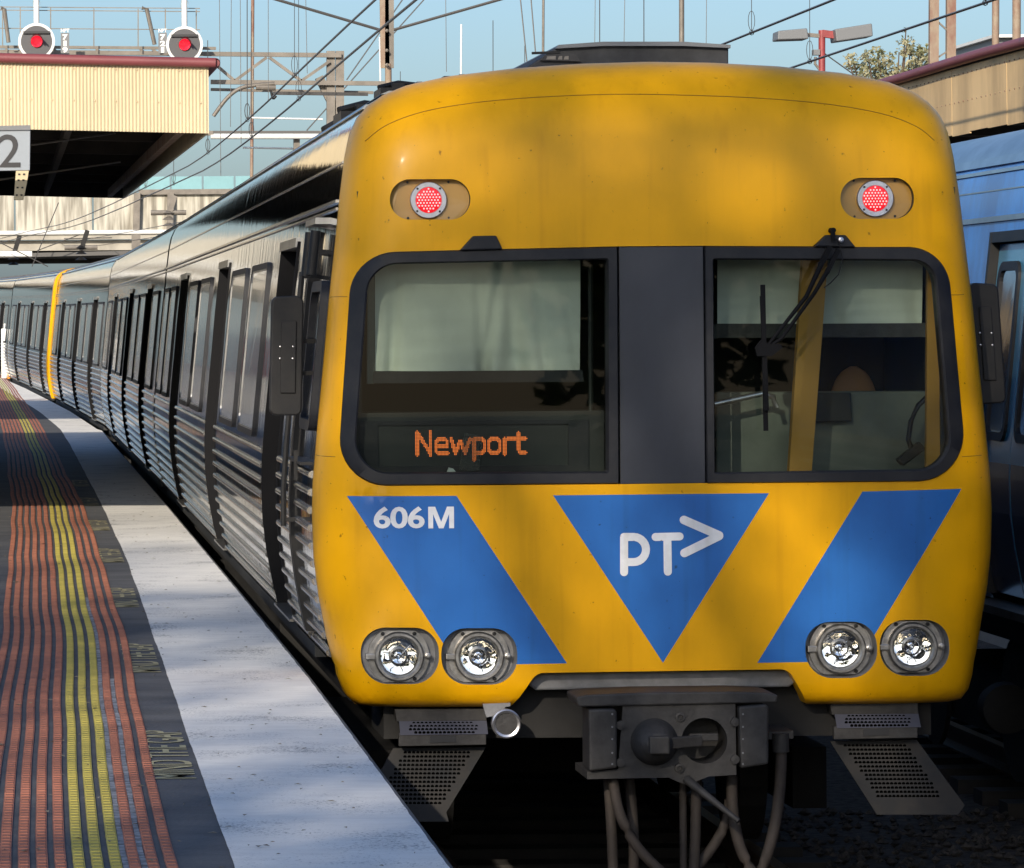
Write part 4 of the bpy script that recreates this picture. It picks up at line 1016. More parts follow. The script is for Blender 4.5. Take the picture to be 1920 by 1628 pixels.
cab(MB().tube([loc(1463, 1375, -.22), loc(1464, 1410, -.22)], .038, 12), 'hose_cock', 'grime', smooth=40)
cab(MB().prism(Fl([(1440, 1372), (1486, 1370), (1486, 1384), (1440, 1386)], -.2), -.22, .1), 'hose_bracket', 'grime')
# step and track guard on each side
for sgn, (a, b) in ((-1, (740, 912)), (1, (1556, 1721))):
    dy = 0 if sgn < 0 else -13; Y = .12; m_ = (a + b) / 2
    st = cab(MB().prism(Fl([(a, 1330 + dy), (b, 1328 + dy), (b + 1, 1352 + dy), (a + 4, 1354 + dy)], Y), Y, Y + .25), 'step_box', 'grime', bevel=.004)
    pf = Fl([(a + 8, 1352 + dy), (b, 1351 + dy), (b, 1374 + dy), (a + 8, 1376 + dy)], Y)
    MB().add([(pf[0][0], Y - .01, pf[0][1]), (pf[1][0], Y - .01, pf[1][1]), (pf[2][0], Y - .07, pf[2][1]), (pf[3][0], Y - .07, pf[3][1])], [(0, 1, 2, 3)]).build('step_tread', mat('tread_%d' % sgn, (.075, .078, .10), .5), st, local=True)
    mb = MB()
    for i in range(17):
        for j in range(4):
            if i in (0, 16) and j in (0, 3): continue
            t = (j + .5) / 4; p0 = F(a + 8 + (b - a - 8) * (.12 + .76 * (i + .25 * (j % 2)) / 16.3), 1353 + dy + 21 * t, Y); mb.lathe((p0[0], Y - .0125 - .06 * t, p0[1]), [(.0076, 0), (.0001, -.0002)], 8)
    tag(mb.build('tread_perforation', 'hole', st, local=True), kind='stuff')
    MB().prism(Fl([(a + 8, 1376 + dy), (b, 1374 + dy), (b, 1397 + dy), (a + 8, 1400 + dy)], Y - .07), Y - .065, Y - .03).build('step_riser', 'grime', st, local=True, bevel=.003)
    MB().prism(Fl([(m_ - 20, 1380 + dy), (m_ + 28, 1379 + dy), (m_ + 28, 1391 + dy), (m_ - 20, 1393 + dy)], Y - .07), Y - .072, Y - .06).build('step_slot', 'signblack', st, local=True)
    sh = 78 * sgn
    gp = [(a - 2 + (4 if sgn > 0 else 0), 1404 + dy), (b, 1402 + dy), (b + sh + (4 if sgn > 0 else 0), 1520 + dy), (b + sh - (10 if sgn > 0 else -4), 1537 + dy), (a + sh + (4 if sgn > 0 else -2), 1537 + dy)]
    G0 = Fl(gp, Y); n = len(G0); zt, zb = G0[0][1], G0[-1][1]; yg = lambda z: Y + .02 - .10 * (z - zt) / (zb - zt)
    MB().add([(x, yg(z), z) for x, z in G0] + [(x, yg(z) + .02, z) for x, z in G0], [tuple(range(n)), tuple(range(2 * n - 1, n - 1, -1))] + [(i, i + n, (i + 1) % n + n, (i + 1) % n) for i in range(n)]).build('track_guard', 'guard', st, local=True)
    mb = MB()
    for i in range(16):
        for j in range(13):
            u = (i + .5 * (j % 2)) / 15.5; v = j / 12; px = a + 25 + (b - a - 50) * u + sh * (.06 + .72 * v); py = 1412 + dy + 92 * v; p = F(px, py, Y)
            mb.lathe((p[0], yg(p[1]) - .001, p[1]), [(.0082, 0), (.0001, -.0002)], 8)
    tag(mb.build('guard_perforation', 'hole', st, local=True), kind='stuff')
p = loc(949, 1357, .0)
hn = cab(MB().lathe(p, [(.0001, .001), (.050, .001), (.050, -.012), (.060, -.016), (.066, -.012), (.066, .02), (.058, .03), (.055, .16), (.03, .2)], 32), 'horn', 'brush', smooth=35)
MB().lathe(p, [(.050, -.006), (.0001, -.007)], 32).build('horn_diaphragm', 'grime', hn, local=True)
MB().prism(Fl([(905, 1320), (957, 1318), (957, 1324), (947, 1326), (945, 1340), (912, 1345)], .04), .04, .08).build('horn_bracket', 'recess', hn, local=True)

# ------------------------------------------------------------------ blue train on the next track
blue = empty('train_carriage', (TX + 4.06, -10.6, 0), 'blue train carriage with closed teal doors on the track to the right', 'train carriage')
L0 = 10.6
BD = (L0 + 3.55, L0 + 5.05)
def blue_train():
    kw = dict(parent=blue, local=True); L = 24.0
    mb = MB(); zs = [z for w, z in HALF if z <= 2.36]
    for z0, z1, mt, nm in ((2.165, 2.50, 'bluetrain', 'upper_panel'), (.86, 2.165, 'bluetrain', 'window_band'), (.02, .86, 'bluedark', 'lower_panel')):
        zz = [z0] + [z for z in [q[1] for q in HALF] if z0 + .01 < z < z1 - .01] + [z1]
        for side in (-1, 1):
            mb = MB()
            for a, b in ((0, BD[0]), (BD[1], L)) if z1 < 2.2 and side < 0 else ((0, L),):
                mb.sheet([[(side * wid(z), y, z) for z in zz] for y in (a, (a + b) / 2, b)])
            mb.build(nm, mt, smooth=35, **kw)
    zr = [(wid(2.50), 2.50)] + [(w, z) for w, z in HALF if z > 2.52]
    MB().sheet([[(s * w, y, z) for s, w, z in [(-1, w, z) for w, z in zr] + [(1, w, z) for w, z in zr[::-1][1:]]] for y in (0, 8, 16, 24)]).build('roof', 'trim', smooth=35, **kw)
    MB().add([(s * w, 0, z) for s in (-1, 1) for w, z in (HALF if s < 0 else HALF[::-1])], [tuple(range(2 * len(HALF)))]).build('end_wall', 'bluedark', **kw)
    MB().add([(s * w, L, z) for s in (-1, 1) for w, z in (HALF if s < 0 else HALF[::-1])], [tuple(range(2 * len(HALF)))]).build('end_wall', 'bluedark', **kw)
    for z, h, o in ((2.50, .05, .016), (2.44, .02, .010), (2.02 + .145, .03, .016), (2.33, .008, .004)):
        mb = MB(); side_part(mb, z - h / 2, z + h / 2, 0, L, -.004, o); mb.build('moulding', 'trim', **kw)
    a, b = BD
    # doorway with two closed leaves
    for ja, jb in ((a - .05, a), (b, b + .05)):
        mb = MB(); side_part(mb, .05, 2.09, ja, jb, -.1, .022); mb.build('door_jamb', 'blackmetal', smooth=40, **kw)
    mb = MB(); side_part(mb, 2.03, 2.09, a, b, -.1, .02); mb.build('door_header', 'blackmetal', **kw)
    mb = MB(); side_part(mb, 2.09, 2.16, a - .05, b + .05, -.03, .001); mb.build('header_panel', 'bluetrain', **kw)
    m = (a + b) / 2
    for p, q in ((a + .01, m - .004), (m + .004, b - .01)):
        mb = MB(); side_part(mb, .06, 2.02, p, q, -.06, -.03); lf = mb.build('door_leaf', 'teal_door', smooth=40, **kw)
        mb = MB(); side_part(mb, .06, .80, p + .02, q - .02, -.03, -.027); mb.build('door_shade_panel', 'bluedark', parent=lf, local=True)  # dark sheet standing in for shadow and reflection on the lower leaf
        mb, li = strip_ring(.92, 1.92, p + .12, q - .10, .05, -.032, -.012); f = mb.build('door_window', 'rubber', parent=lf, local=True)
        MB().add([(-(wid(z) - .024), y, z) for y, z in li], [tuple(range(len(li)))]).build('pane', 'sidewin', parent=lf, local=True)
    MB().box(-1.462, -1.448, m + .36, m + .40, .92, 1.16).build('door_handle', mat('brass_handle', (.5, .36, .15), .4, metal=.6), **kw)
    mb = MB(); mb.box(-1.60, -1.42, a - .1, b + .1, -.03, .015); mb.build('door_step', 'trim', **kw)
    for y0 in (L0 - 4.3, L0 - 1.9, L0 + .7, L0 + 6.2, L0 + 8.6):
        mb, li = strip_ring(.95, 1.95, y0, y0 + 1.9, .06, 0, .02); f = mb.build('window', 'rubber', smooth=30, **kw)
        MB().add([(-(wid(z) + .008), y, z) for y, z in li], [tuple(range(len(li)))]).build('pane', 'sidewin', parent=f, local=True)
    for i in range(10):
        z = .06 + .083 * i
        for p, q in ((.1, a - .09), (b + .09, L - .1)):
            mb = MB(); side_part(mb, z - .012, z + .012, p, q, -.002, .016); mb.build('rib', 'trim' if i % 1 == 0 else 'bluedark', **kw)
    mb = MB(); mb.box(-1.30, 1.30, .3, L - .3, -.24, .015); mb.box(-1.2, 1.2, 8, 12, -.8, -.24); mb.build('underframe', 'under', **kw)
    for yc in (3.9, 17.2):
        mb = MB(); mb.box(-1.2, 1.2, yc - 1.6, yc + 1.6, -.86, -.5); bo = mb.build('bogie', 'under', **kw)
        for dy in (-1.15, 1.15):
            mb = MB(); n = 24; vs = [(x, yc + dy + .42 * math.cos(2 * math.pi * j / n), -.645 + .42 * math.sin(2 * math.pi * j / n)) for x in (-1.24, -1.21) for j in range(n)]
            mb.add(vs, [tuple(range(n)), tuple(range(2 * n - 1, n - 1, -1))] + [(j, (j + 1) % n, n + (j + 1) % n, n + j) for j in range(n)]); mb.build('wheel', 'under', parent=bo, local=True)
    p = at(1890, 1330, 5.0) - blue.location
    MB().lathe((p.x, p.y, p.z), [(.0001, -.02), (.1, -.015), (.14, .0), (.15, .1), (.12, .25), (.0001, .28)], 24).build('air_reservoir', 'under', smooth=40, **kw)
blue_train()

# ------------------------------------------------------------------ awning over the platform on the left
AY0, AY1, AXR, AXL = 12.0, 37.0, 1.405, -6.2
aw = empty('platform_awning', (AXR - 3, AY0, 0), 'cream corrugated platform awning with maroon gutter, over the left platform', 'awning')
def az(x, y): return 2.985 - .030 * (x - AXR) + (y - AY0) * .0105          # underside of the fascia
FH = .475
mb = MB(); pitch = .0255; n = int((AXR - AXL) / pitch * 4); rows = [[], []]
for i in range(n + 1):
    x = AXL + (AXR - AXL) * i / n; y = AY0 + .0055 * math.cos(2 * math.pi * (x - AXL) / pitch)
    rows[0].append((x, y, az(x, AY0))); rows[1].append((x, y, az(x, AY0) + FH))
mb.sheet(rows); mb.build('fascia_sheet', 'cream', aw, smooth=60)
mb = MB()
for row in (.22, .45):
    x = AXL + .05
    while x < AXR:
        mb.lathe((x, AY0 - .008, az(x, AY0) + row), [(.006, .004), (.005, -.004), (.0001, -.006)], 6); x += pitch * 6
tag(mb.build('screw_row', 'cream', aw), kind='stuff')
mb = MB(); mb.tube([(AXL, AY0 - .03, az(AXL, AY0) + FH + .035), (AXR + .05, AY0 - .03, az(AXR + .05, AY0) + FH + .035)], .036, 12)
mb.lathe((AXR + .05, AY0 - .03, az(AXR, AY0) + FH + .033), [(.036, -.001), (.03, -.02)], 12); mb.build('gutter', 'maroon', aw, smooth=50)
MB().tube([(AXR + .05, y, az(AXR, y) + FH + .033) for y in (AY0 - .03, 24, AY1)], .036, 10).build('gutter', 'maroon', aw, smooth=50)
def quadslab(mb, p, t):
    vs = [Vector(q) for q in p]; vs += [q + Vector((0, 0, t)) for q in vs]
    mb.add(vs, [(3, 2, 1, 0), (4, 5, 6, 7), (0, 1, 5, 4), (1, 2, 6, 5), (2, 3, 7, 6), (3, 0, 4, 7)])
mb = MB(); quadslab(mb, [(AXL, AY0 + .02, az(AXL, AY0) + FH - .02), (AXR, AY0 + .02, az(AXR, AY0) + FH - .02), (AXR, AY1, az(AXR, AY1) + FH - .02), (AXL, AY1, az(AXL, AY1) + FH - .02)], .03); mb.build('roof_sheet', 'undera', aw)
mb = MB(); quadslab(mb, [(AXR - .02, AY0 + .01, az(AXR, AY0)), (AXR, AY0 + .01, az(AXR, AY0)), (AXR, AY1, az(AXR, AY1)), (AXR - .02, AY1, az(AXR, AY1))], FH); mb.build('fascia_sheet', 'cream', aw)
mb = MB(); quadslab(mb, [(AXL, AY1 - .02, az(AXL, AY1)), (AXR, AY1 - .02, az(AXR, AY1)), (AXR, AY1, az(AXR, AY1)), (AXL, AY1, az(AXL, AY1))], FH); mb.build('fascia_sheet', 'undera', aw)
for x, w in ((1.22, .06), (.4, .05), (-.5, .05), (-1.6, .05), (-3, .05), (-4.5, .05)):
    MB().bar((x, AY0 + .1, az(x, AY0) + .06), (x, AY1 - .1, az(x, AY1) + .06), w, .09).build('purlin', 'rustgalv' if x > 1 else 'undera', aw)  # edge purlin gets a paler material so it looks lit
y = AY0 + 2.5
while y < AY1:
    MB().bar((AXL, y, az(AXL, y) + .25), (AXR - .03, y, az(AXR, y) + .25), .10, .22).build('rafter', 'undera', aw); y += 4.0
for q in (((60, 272, 13), (215, 250, 17)), ((0, 337, 14), (225, 304, 20))):
    MB().tube([at(*q[0]), at(*q[1])], .008, 6).build('conduit', 'galv', aw)
for y in (17, 23, 29, 35):
    pc = MB(); pc.tube([(-2.6, y, 0), (-2.6, y, 2.9)], .075, 14); pc.bar((-2.6, y, 2.2), (-1.3, y, 3.0), .07); pc.bar((-2.6, y, 2.2), (-3.9, y, 3.05), .07); pc.bar((-2.6, y, 2.8), (-2.6, y, 3.3), .09); pc.build('post', 'weather', aw)
# cream slotted bracket and platform number sign
br = MB(); bp = [at(30, 320, 12.6), at(54, 320, 12.6), at(51, 340, 12.6), at(44, 375, 12.6), at(26, 375, 12.6)]
br.prism([(p.x, p.z) for p in bp], 12.55, 12.68); bk = br.build('sign_bracket', 'weather', aw)
for yy in (327, 338, 352, 366):
    for xx in (36, 45):
        p = at(xx - (yy - 327) * .12, yy, 12.545); MB().box(p.x - .008, p.x + .008, 12.544, 12.552, p.z - .006, p.z + .006).build('slot', 'signblack', bk)
sg = empty('platform_number_sign', at(10, 320, 11.7), 'platform sign greyed for shade, with black number 2, hanging under the left awning edge', 'sign')
q = [at(-70, 240, 11.7), at(57, 236, 11.7), at(56, 320, 11.7), at(-70, 322, 11.7)]
MB().prism([(p.x, p.z) for p in q], 11.66, 11.72).build('sign_panel', 'signshade', sg, bevel=.004)
q = [at(-70, 238, 11.66), at(57, 235, 11.66), at(57, 244, 11.66), at(-70, 246, 11.66)]
MB().prism([(p.x, p.z) for p in q], 11.645, 11.66).build('sign_cap', 'flood', sg)
tv, tf = text_faces('2', 1.0, .004)
a, b = at(-2, 314, 11.65), at(38, 252, 11.65)
MB().add([(a.x + u * (b.x - a.x), 11.655, a.z + v * (b.z - a.z)) for u, v in tv], tf).build('sign_digit', 'signblack', sg)
MB().bar(at(-40, 240, 11.9), at(-40, 180, 12.3), .03).build('sign_hanger', 'galv', sg)

# ------------------------------------------------------------------ signal gantry and its two signals
GY = 54.0
gt = empty('signal_gantry', at(400, 260, GY + .5), 'grey steel signal gantry with walkway railing above the left awning', 'gantry')
def gbar(a, b, w, name='member', m='galv', Y=GY + .35, Y2=None): return MB().bar(at(*a, Y), at(*b, Y if Y2 is None else Y2), w).build(name, m, gt)
gbar((-40, 88), (405, 91), .05, 'walkway_edge'); gbar((-40, 99), (405, 101), .06, 'walkway_edge'); gbar((-40, 97), (640, 104), .075, 'chord', Y=GY + .8); gbar((395, 154), (740, 157), .075, 'chord', Y=GY + .8); gbar((395, 168), (700, 174), .05, 'chord', Y=GY + 1.6)
for a, b in (((405, 122), (440, 152)), ((440, 152), (500, 108)), ((505, 108), (565, 152)), ((565, 152), (618, 115)), ((300, 108), (340, 152))): gbar(a, b, .05, 'brace', Y=GY + .8)
for x in (620, 637): MB().bar(at(x, 96, GY + .9), at(x, 700, GY + .9), .11, .14).build('column', 'galv', gt)
for x in (5, 38, 95, 176, 259, 310, 368): gbar((x, 90), (x, 14 + .012 * x), .018, 'rail_post', Y=GY + .1)
for yy in (13, 19, 53): gbar((-30, yy), (375, yy + 3), .014, 'handrail', Y=GY + .1)
MB().tube([at(2, 15, GY), at(8, 17, GY), at(16, 80, GY)], .035, 8).build('ladder_rail', 'galv', gt); MB().tube([at(266, 15, GY), at(275, 17, GY), at(290, 84, GY)], .035, 8).build('ladder_rail', 'galv', gt)
for x in (10, 100, 180, 262, 285, 300): gbar((x, 92), (x + 12, 101), .04, 'cleat')
MB().bar(at(598, 145, GY + 1), at(640, 230, GY + 1), .14).build('knee_brace', 'galv', gt)
def signal(cx, cy, num, lx, label):
    Y = GY - .35; s = empty('railway_signal', at(cx, cy + 34, Y), label, 'signal', 'red signals on the gantry')
    c = at(cx, cy, Y)
    MB().lathe(c, [(.0001, 0), (.268, 0), (.268, .02), (.0001, .02)], 40).build('backing_disc', 'sigdisc', s, smooth=30)
    MB().lathe(c, [(.262, -.006), (.306, -.006), (.306, .03), (.262, .03), (.262, -.006)], 40).build('white_ring', 'white', s, smooth=30)
    p = c + Vector((0, -.02, 0))
    MB().lathe(p, [(.095, .02), (.095, -.03), (.080, -.03), (.076, -.01), (.0001, -.012)], 24).build('signal_lamp', 'sigred', s, smooth=30)
    mb = MB(); rows = []
    for d in (0, -.14, -.26):
        rows.append([(p.x + (.105 - .0 * d) * math.cos(a), p.y + d * (1 if math.sin(a) > -.1 else .4), p.z + .105 * math.sin(a)) for a in [R(-20 + 220 * i / 16) for i in range(17)]])
    mb.sheet(rows).build('signal_hood', 'sigdisc', s, smooth=40)
    MB().box(c.x - .22, c.x + .22, c.y - .05, c.y - .01, c.z + .13, c.z + .17).build('top_visor', 'signblack', s)
    MB().tube([at(cx, cy - 30, Y + .1), at(cx - 1, -60, Y + .1)], .048, 12).build('signal_post', 'white', s, smooth=40)
    MB().lathe(at(cx, 8, Y + .1), [(.07, -.02), (.07, .08)], 10).build('post_clamp', 'white', s)
    q = [at(lx - 8, 62, Y), at(lx + 8, 62, Y), at(lx + 8, 100, Y), at(lx - 8, 100, Y)]
    MB().prism([(v.x, v.z) for v in q], Y + .0, Y + .02).build('number_plate', 'flood', s)
    tv, tf = text_faces('NPT', 1, .03); a, b = at(lx - 8, 61, Y - .01), at(lx + 8, 54, Y - .01)
    MB().add([(a.x + u * (b.x - a.x), Y - .012, a.z + v * (b.z - a.z)) for u, v in tv], tf).build('plate_word', 'white', s)
    for i, ch in enumerate(num):
        tv, tf = text_faces(ch, 1, .05); a, b = at(lx - (5 if ch != '1' else 3), 75 + i * 12, Y - .01), at(lx + (5 if ch != '1' else 3), 64.5 + i * 12, Y - .01)
        MB().add([(a.x + u * (b.x - a.x), Y - .004, a.z + v * (b.z - a.z)) for u, v in tv], tf).build('plate_digit', 'white', s)
signal(68.5, 78, '719', 122, 'round red railway signal with plate NPT 719, left of the two')
signal(346, 84, '721', 305, 'round red railway signal with plate NPT 721, right of the two')

# ------------------------------------------------------------------ overhead line structures
def thing_bar(name, a, b, w, m, label, cat, Y, group=None):
    pa, pb = at(*a, Y), at(*b, Y); lo = pa if pa.z < pb.z else pb; e = empty(name, lo, label, cat, group); MB().tube([pa, pb], w, 12).build('shaft', m, e, smooth=40); return e
portal = empty('overhead_line_portal', at(500, 400, 66), 'overhead line portal with two horizontal pipes behind the gantry column', 'portal')
MB().bar(at(395, 248, 66), at(612, 248, 66), .05).build('beam', 'wire', portal); MB().tube([at(395, 256, 66), at(612, 256, 66)], .055, 10).build('pipe', 'white', portal, smooth=40)
MB().tube([at(470, 221, 66.5), at(605, 224, 66.5)], .018, 8).build('stay_tube', 'white', portal); MB().tube([at(455, 277, 66.5), at(560, 279, 66.5)], .02, 8).build('stay_tube', 'white', portal)
MB().bar(at(556, 246, 66.2), at(556, 300, 66.2), .12).build('bracket', 'galv', portal)
for x in (1500,): MB().bar(at(x, 240, 66), at(x, 720, 66), .2).build('post', 'galv', portal)
MB().bar(at(600, 250, 66), at(1500, 240, 66), .09).build('beam', 'galv', portal)
MB().bar(at(-150, 250, 66), at(400, 250, 66), .09).build('beam', 'galv', portal); MB().bar(at(-150, 240, 66), at(-150, 720, 66), .2).build('post', 'galv', portal)
cant = empty('cantilever_arm', at(405, 215, 47), 'curved grey cantilever tube with insulator beside the left awning corner', 'cantilever')
MB().tube(smooth_path([at(400, 218, 47), at(425, 185, 47), at(450, 166, 47), at(480, 160, 47), at(515, 157, 47)], 5), .03, 8).build('arm_tube', 'galv', cant, smooth=50)
MB().tube([at(480, 164, 47), at(517, 165, 47)], .045, 10).build('insulator', 'galv', cant); MB().tube(smooth_path([at(508, 170, 47), at(512, 185, 47), at(518, 180, 47)], 4), .02, 6).build('clamp', 'blackmetal', cant)
MB().bar(at(512, 175, 47), at(690, 177, 47), .05).build('registration_tube', 'grime', cant)
e = thing_bar('light_mast', (471, 470), (474, -20), .05, 'rustgalv', 'tall thin tan lighting mast rising behind the gantry truss', 'mast', 110)
mast = empty('catenary_mast', at(727, 400, 40), 'brown steel catenary mast rising behind the train roof corner', 'mast')
MB().bar(at(720, -15, 40), at(722, 128, 40), .045, .12).build('channel', 'rustgalv', mast); MB().bar(at(730, -15, 40), at(730, 128, 40), .045, .12).build('channel', 'galv', mast)
MB().tube([at(728, 120, 40), at(730, 640, 40)], .045, 10).build('shaft', 'rustgalv', mast)
for yy in (58, 95, 122): MB().lathe(at(725, yy, 39.9), [(.022, .02), (.022, -.04), (.0001, -.05)], 10).build('bolt', 'galv', mast)
thing_bar('antenna_pole', (717, 400), (712, 70), .016, 'white', 'thin white pole beside the brown catenary mast', 'pole', 60)
thing_bar('antenna_pole', (862, 420), (865, 46), .022, 'white', 'short white pole left of the roof pod', 'pole', 80)
thing_bar('light_mast', (1017, 300), (1019, -20), .026, 'galv', 'slim grey mast just left of the roof pod', 'mast', 70)
thing_bar('light_mast', (1278, 300), (1278, -20), .042, 'galv', 'pale mast standing behind the roof pod', 'mast', 50)
# span wires meeting at the mast
for a, b, lab in (((500, -6), (718, 58), 'span wire sloping down to the brown mast from the left'), ((732, 58), (970, -10), 'span wire rising to the right from the brown mast')):
    tag(MB().tube([at(*a, 40), at(*b, 40)], .022, 6).build('span_wire', 'wire'), lab, 'wire')
# contact wires with their droppers
def contact(X, Z, y0, y1, r, label, drops, sag=0.0, top=1.6):
    e = empty('contact_wire', (X, y0, Z), label, 'wire', 'overhead contact wires')
    pts = []; y = y0
    while y <= y1: pts.append((X - dev(y) * 1.0, y, Z + rise(y) + sag * math.sin(y * .12))); y += 4
    MB().tube(pts, r, 6).build('wire', 'copper', e, smooth=60)
    for y in drops:
        x = X - dev(y); z = Z + rise(y) + sag * math.sin(y * .12)
        d = MB().tube([(x, y, z), (x + .01, y, z + top)], .0035 if y < 30 else .006, 5); d.lathe((x, y, z), [(.02, -.03), (.025, 0), (.02, .03)], 8)
        loop = [(x + .03 * math.sin(t), y, z + .11 - .09 * math.cos(t)) for t in [2 * math.pi * i / 12 for i in range(13)]]
        d.tube(loop, .003 if y < 30 else .005, 4); d.build('dropper', 'wire', e)
contact(2.80, 4.08, 5, 170, .010, 'left one of the paired contact wires over the yellow fronted train', [24.2, 33, 43, 62], .03)
contact(3.02, 4.00, 5, 170, .011, 'right one of the paired contact wires over the yellow fronted train', [27, 36, 57], .03)
contact(6.75, 4.24, 5, 160, .011, 'contact wire running above the roof pod towards the left', [20.5, 31, 42, 55], 0)
contact(7.55, 4.06, 5, 160, .011, 'contact wire crossing in front of the red lamp post', [14.4, 22, 33, 45], 0)
for (a, b, Y, lab) in (((760, -8), (650, 150), 60, 'thin stay wire falling past the left of the brown mast'), ((800, -6), (575, 245), 60, 'thin stay wire crossing behind the brown mast'),
                       ((975, -8), (988, 118), 60, 'thin wire leaning beside the slim grey mast'), ((995, -8), (1004, 100), 60, 'second thin wire leaning beside the slim grey mast'), ((1545, 100), (1602, 141), 60, 'thin cable slanting from the red lamp post')):
    tag(MB().tube([at(*a, Y), at(*b, Y)], .012, 5).build('stay_wire', 'wire'), lab, 'wire')
# hanging wires seen against the sky, from the line higher up
hw_ = [(414, 330), (432, 238), (452, 270), (503, 190), (576, 138), (837, 135), (1115, 85), (1170, 80), (1324, 82)]
lab_ = ['thin dropper wire nearest the left awning corner, the longest one', 'thin dropper wire second from the left awning corner', 'thin dropper wire just left of the tan lighting mast',
        'thin dropper wire just right of the tan lighting mast', 'thin dropper wire midway between tan mast and gantry column', 'thin dropper wire left of the short white pole',
        'thin dropper wire over the roof pod, left one of two', 'thin dropper wire over the roof pod, right one of two', 'thin dropper wire over the right end of the roof pod']
for i, (x, y) in enumerate(hw_):
    e = tag(MB().tube([at(x + rnd.uniform(-3, 3), -12, 44), at(x, y, 44)], .005, 5).build('dropper_wire', 'wire'), lab_[i], 'wire', 'dropper wires hanging in the sky')

# ------------------------------------------------------------------ road bridge at the end of the station
BY = 150.0
bd = empty('road_bridge', (0, BY, -1), 'streaked concrete road bridge crossing over the far end of the train', 'bridge')
za = lambda y: at(100, y, BY).z
def bbox(z0, z1, y0, y1, name, m, x0=-45, x1=45, **k): return MB().box(x0, x1, BY + y0, BY + y1, z0, z1).build(name, m, bd, **k)
z0, z1 = za(437), za(340); x = -45.0; i = 0
while x < 45:
    MB().box(x + .02, x + 2.96, BY + .01 * (i % 2), BY + .2, z0, za(366)).build('parapet_panel', 'streak', bd, bevel=.03); x += 3.0; i += 1
bbox(za(450), za(438), -.25, .3, 'ledge', 'concrete'); bbox(za(470), za(451), .1, 9, 'deck', 'concrete'); bbox(za(484), za(470), .8, 1.4, 'girder', 'under'); bbox(za(490), za(472), 3, 3.6, 'girder', 'under'); bbox(za(490), za(472), 6, 6.6, 'girder', 'under')
for px in (-8, 22, 38): MB().box(px - .5, px + .5, BY + 2, BY + 7, -1.5, za(471)).build('pier', 'concrete', bd)
MB().tube([(-45, BY - .3, za(437)), (45, BY - .3, za(437))], .09, 8).build('service_pipe', 'white', bd)
for px in (255, 318): MB().bar(at(px, 440, BY - .2), at(px + 2, 362, BY - .2), .25).build('fence_post', 'galv', bd)
for px in range(-400, 900, 60):
    a, b = at(px + 2, 366, BY + .5), at(px + 58, 331, BY + .5)
    if px >= 240: MB().box(a.x, b.x, BY + .5, BY + .54, za(366), za(332)).build('screen_panel', 'teal', bd)
MB().bar((at(260, 365, BY).x, BY - .1, za(362)), (45, BY - .1, za(362)), .2).build('screen_rail', 'galv', bd)
# small overhead fittings in front of the bridge
for px, py, Y, lab in ((316, 405, 120, 'grey overhead line insulator bracket in front of the concrete bridge'), (152, 470, 130, 'small dark insulator above the far carriages'), (25, 480, 135, 'dark overhead fitting at the left end of the bridge')):
    s = empty('insulator_bracket', at(px, py + 10, Y), lab, 'bracket')
    p = at(px, py, Y); w = .28
    MB().bar(at(px + 12, py - 38, Y), p, .16).build('arm', 'galv' if px > 200 else 'under', s)
    MB().tube([p + Vector((-w * 2, 0, .1)), p + Vector((w * 2, 0, .1))], .08, 8).build('cross_tube', 'galv', s); ins = MB()
    for dz in (-.32, -.12, .08): ins.tube([p + Vector((0, 0, dz)), p + Vector((0, 0, dz + .1))], .2, 12, .06)
    ins.build('insulator', 'galv' if px > 200 else 'blackmetal', s, smooth=40)
far_portal = empty('overhead_line_portal', (0, 134, -1), 'distant overhead line portal below the concrete bridge', 'portal')
MB().bar(at(-100, 482, 134), at(420, 470, 134), .14).build('beam', 'wire', far_portal); MB().bar(at(-100, 476, 134), at(60, 476, 134), .18).build('pipe', 'white', far_portal); MB().bar(at(255, 440, 134), at(256, 600, 134), .3).build('post', 'galv', far_portal)
for a, b in (((0, 455), (90, 500)), ((70, 470), (150, 440)), ((120, 448), (210, 446)), ((60, 500), (110, 380))): MB().tube([at(*a, 133), at(*b, 133)], .018, 5).build('stay', 'wire', far_portal)
# end of platform
e = empty('white_post', at(9, 714, 98), 'white marker post at the far end of the left platform', 'post')
MB().box(-.0, .0, 0, 0, 0, 0)
p = at(8, 716, 98); MB().box(p.x - .075, p.x + .075, 98, 98.15, rise(98) - .05, p.z + 1.42).build('shaft', 'white', e, bevel=.03)
MB().tube([(p.x + .03, 98.07, p.z + 1.40), (p.x + .03, 98.07, p.z + 1.55)], .035, 8).build('cap', 'white', e)
e = empty('orange_marker', at(20, 716, 97), 'orange marker board beside the white post at the platform end', 'marker')
p = at(21, 716, 97); MB().prism([(p.x - .1, rise(97)), (p.x + .12, rise(97)), (p.x + .12, p.z + .55), (p.x - .02, p.z + .75), (p.x + .12, p.z + .95), (p.x + .1, p.z + 1.15), (p.x - .1, p.z + 1.15)], 97, 97.05).build('board', 'orange', e); MB().box(p.x - .05, p.x + .05, 97.05, 97.1, rise(97), p.z + .9).build('stake', 'galv', e)

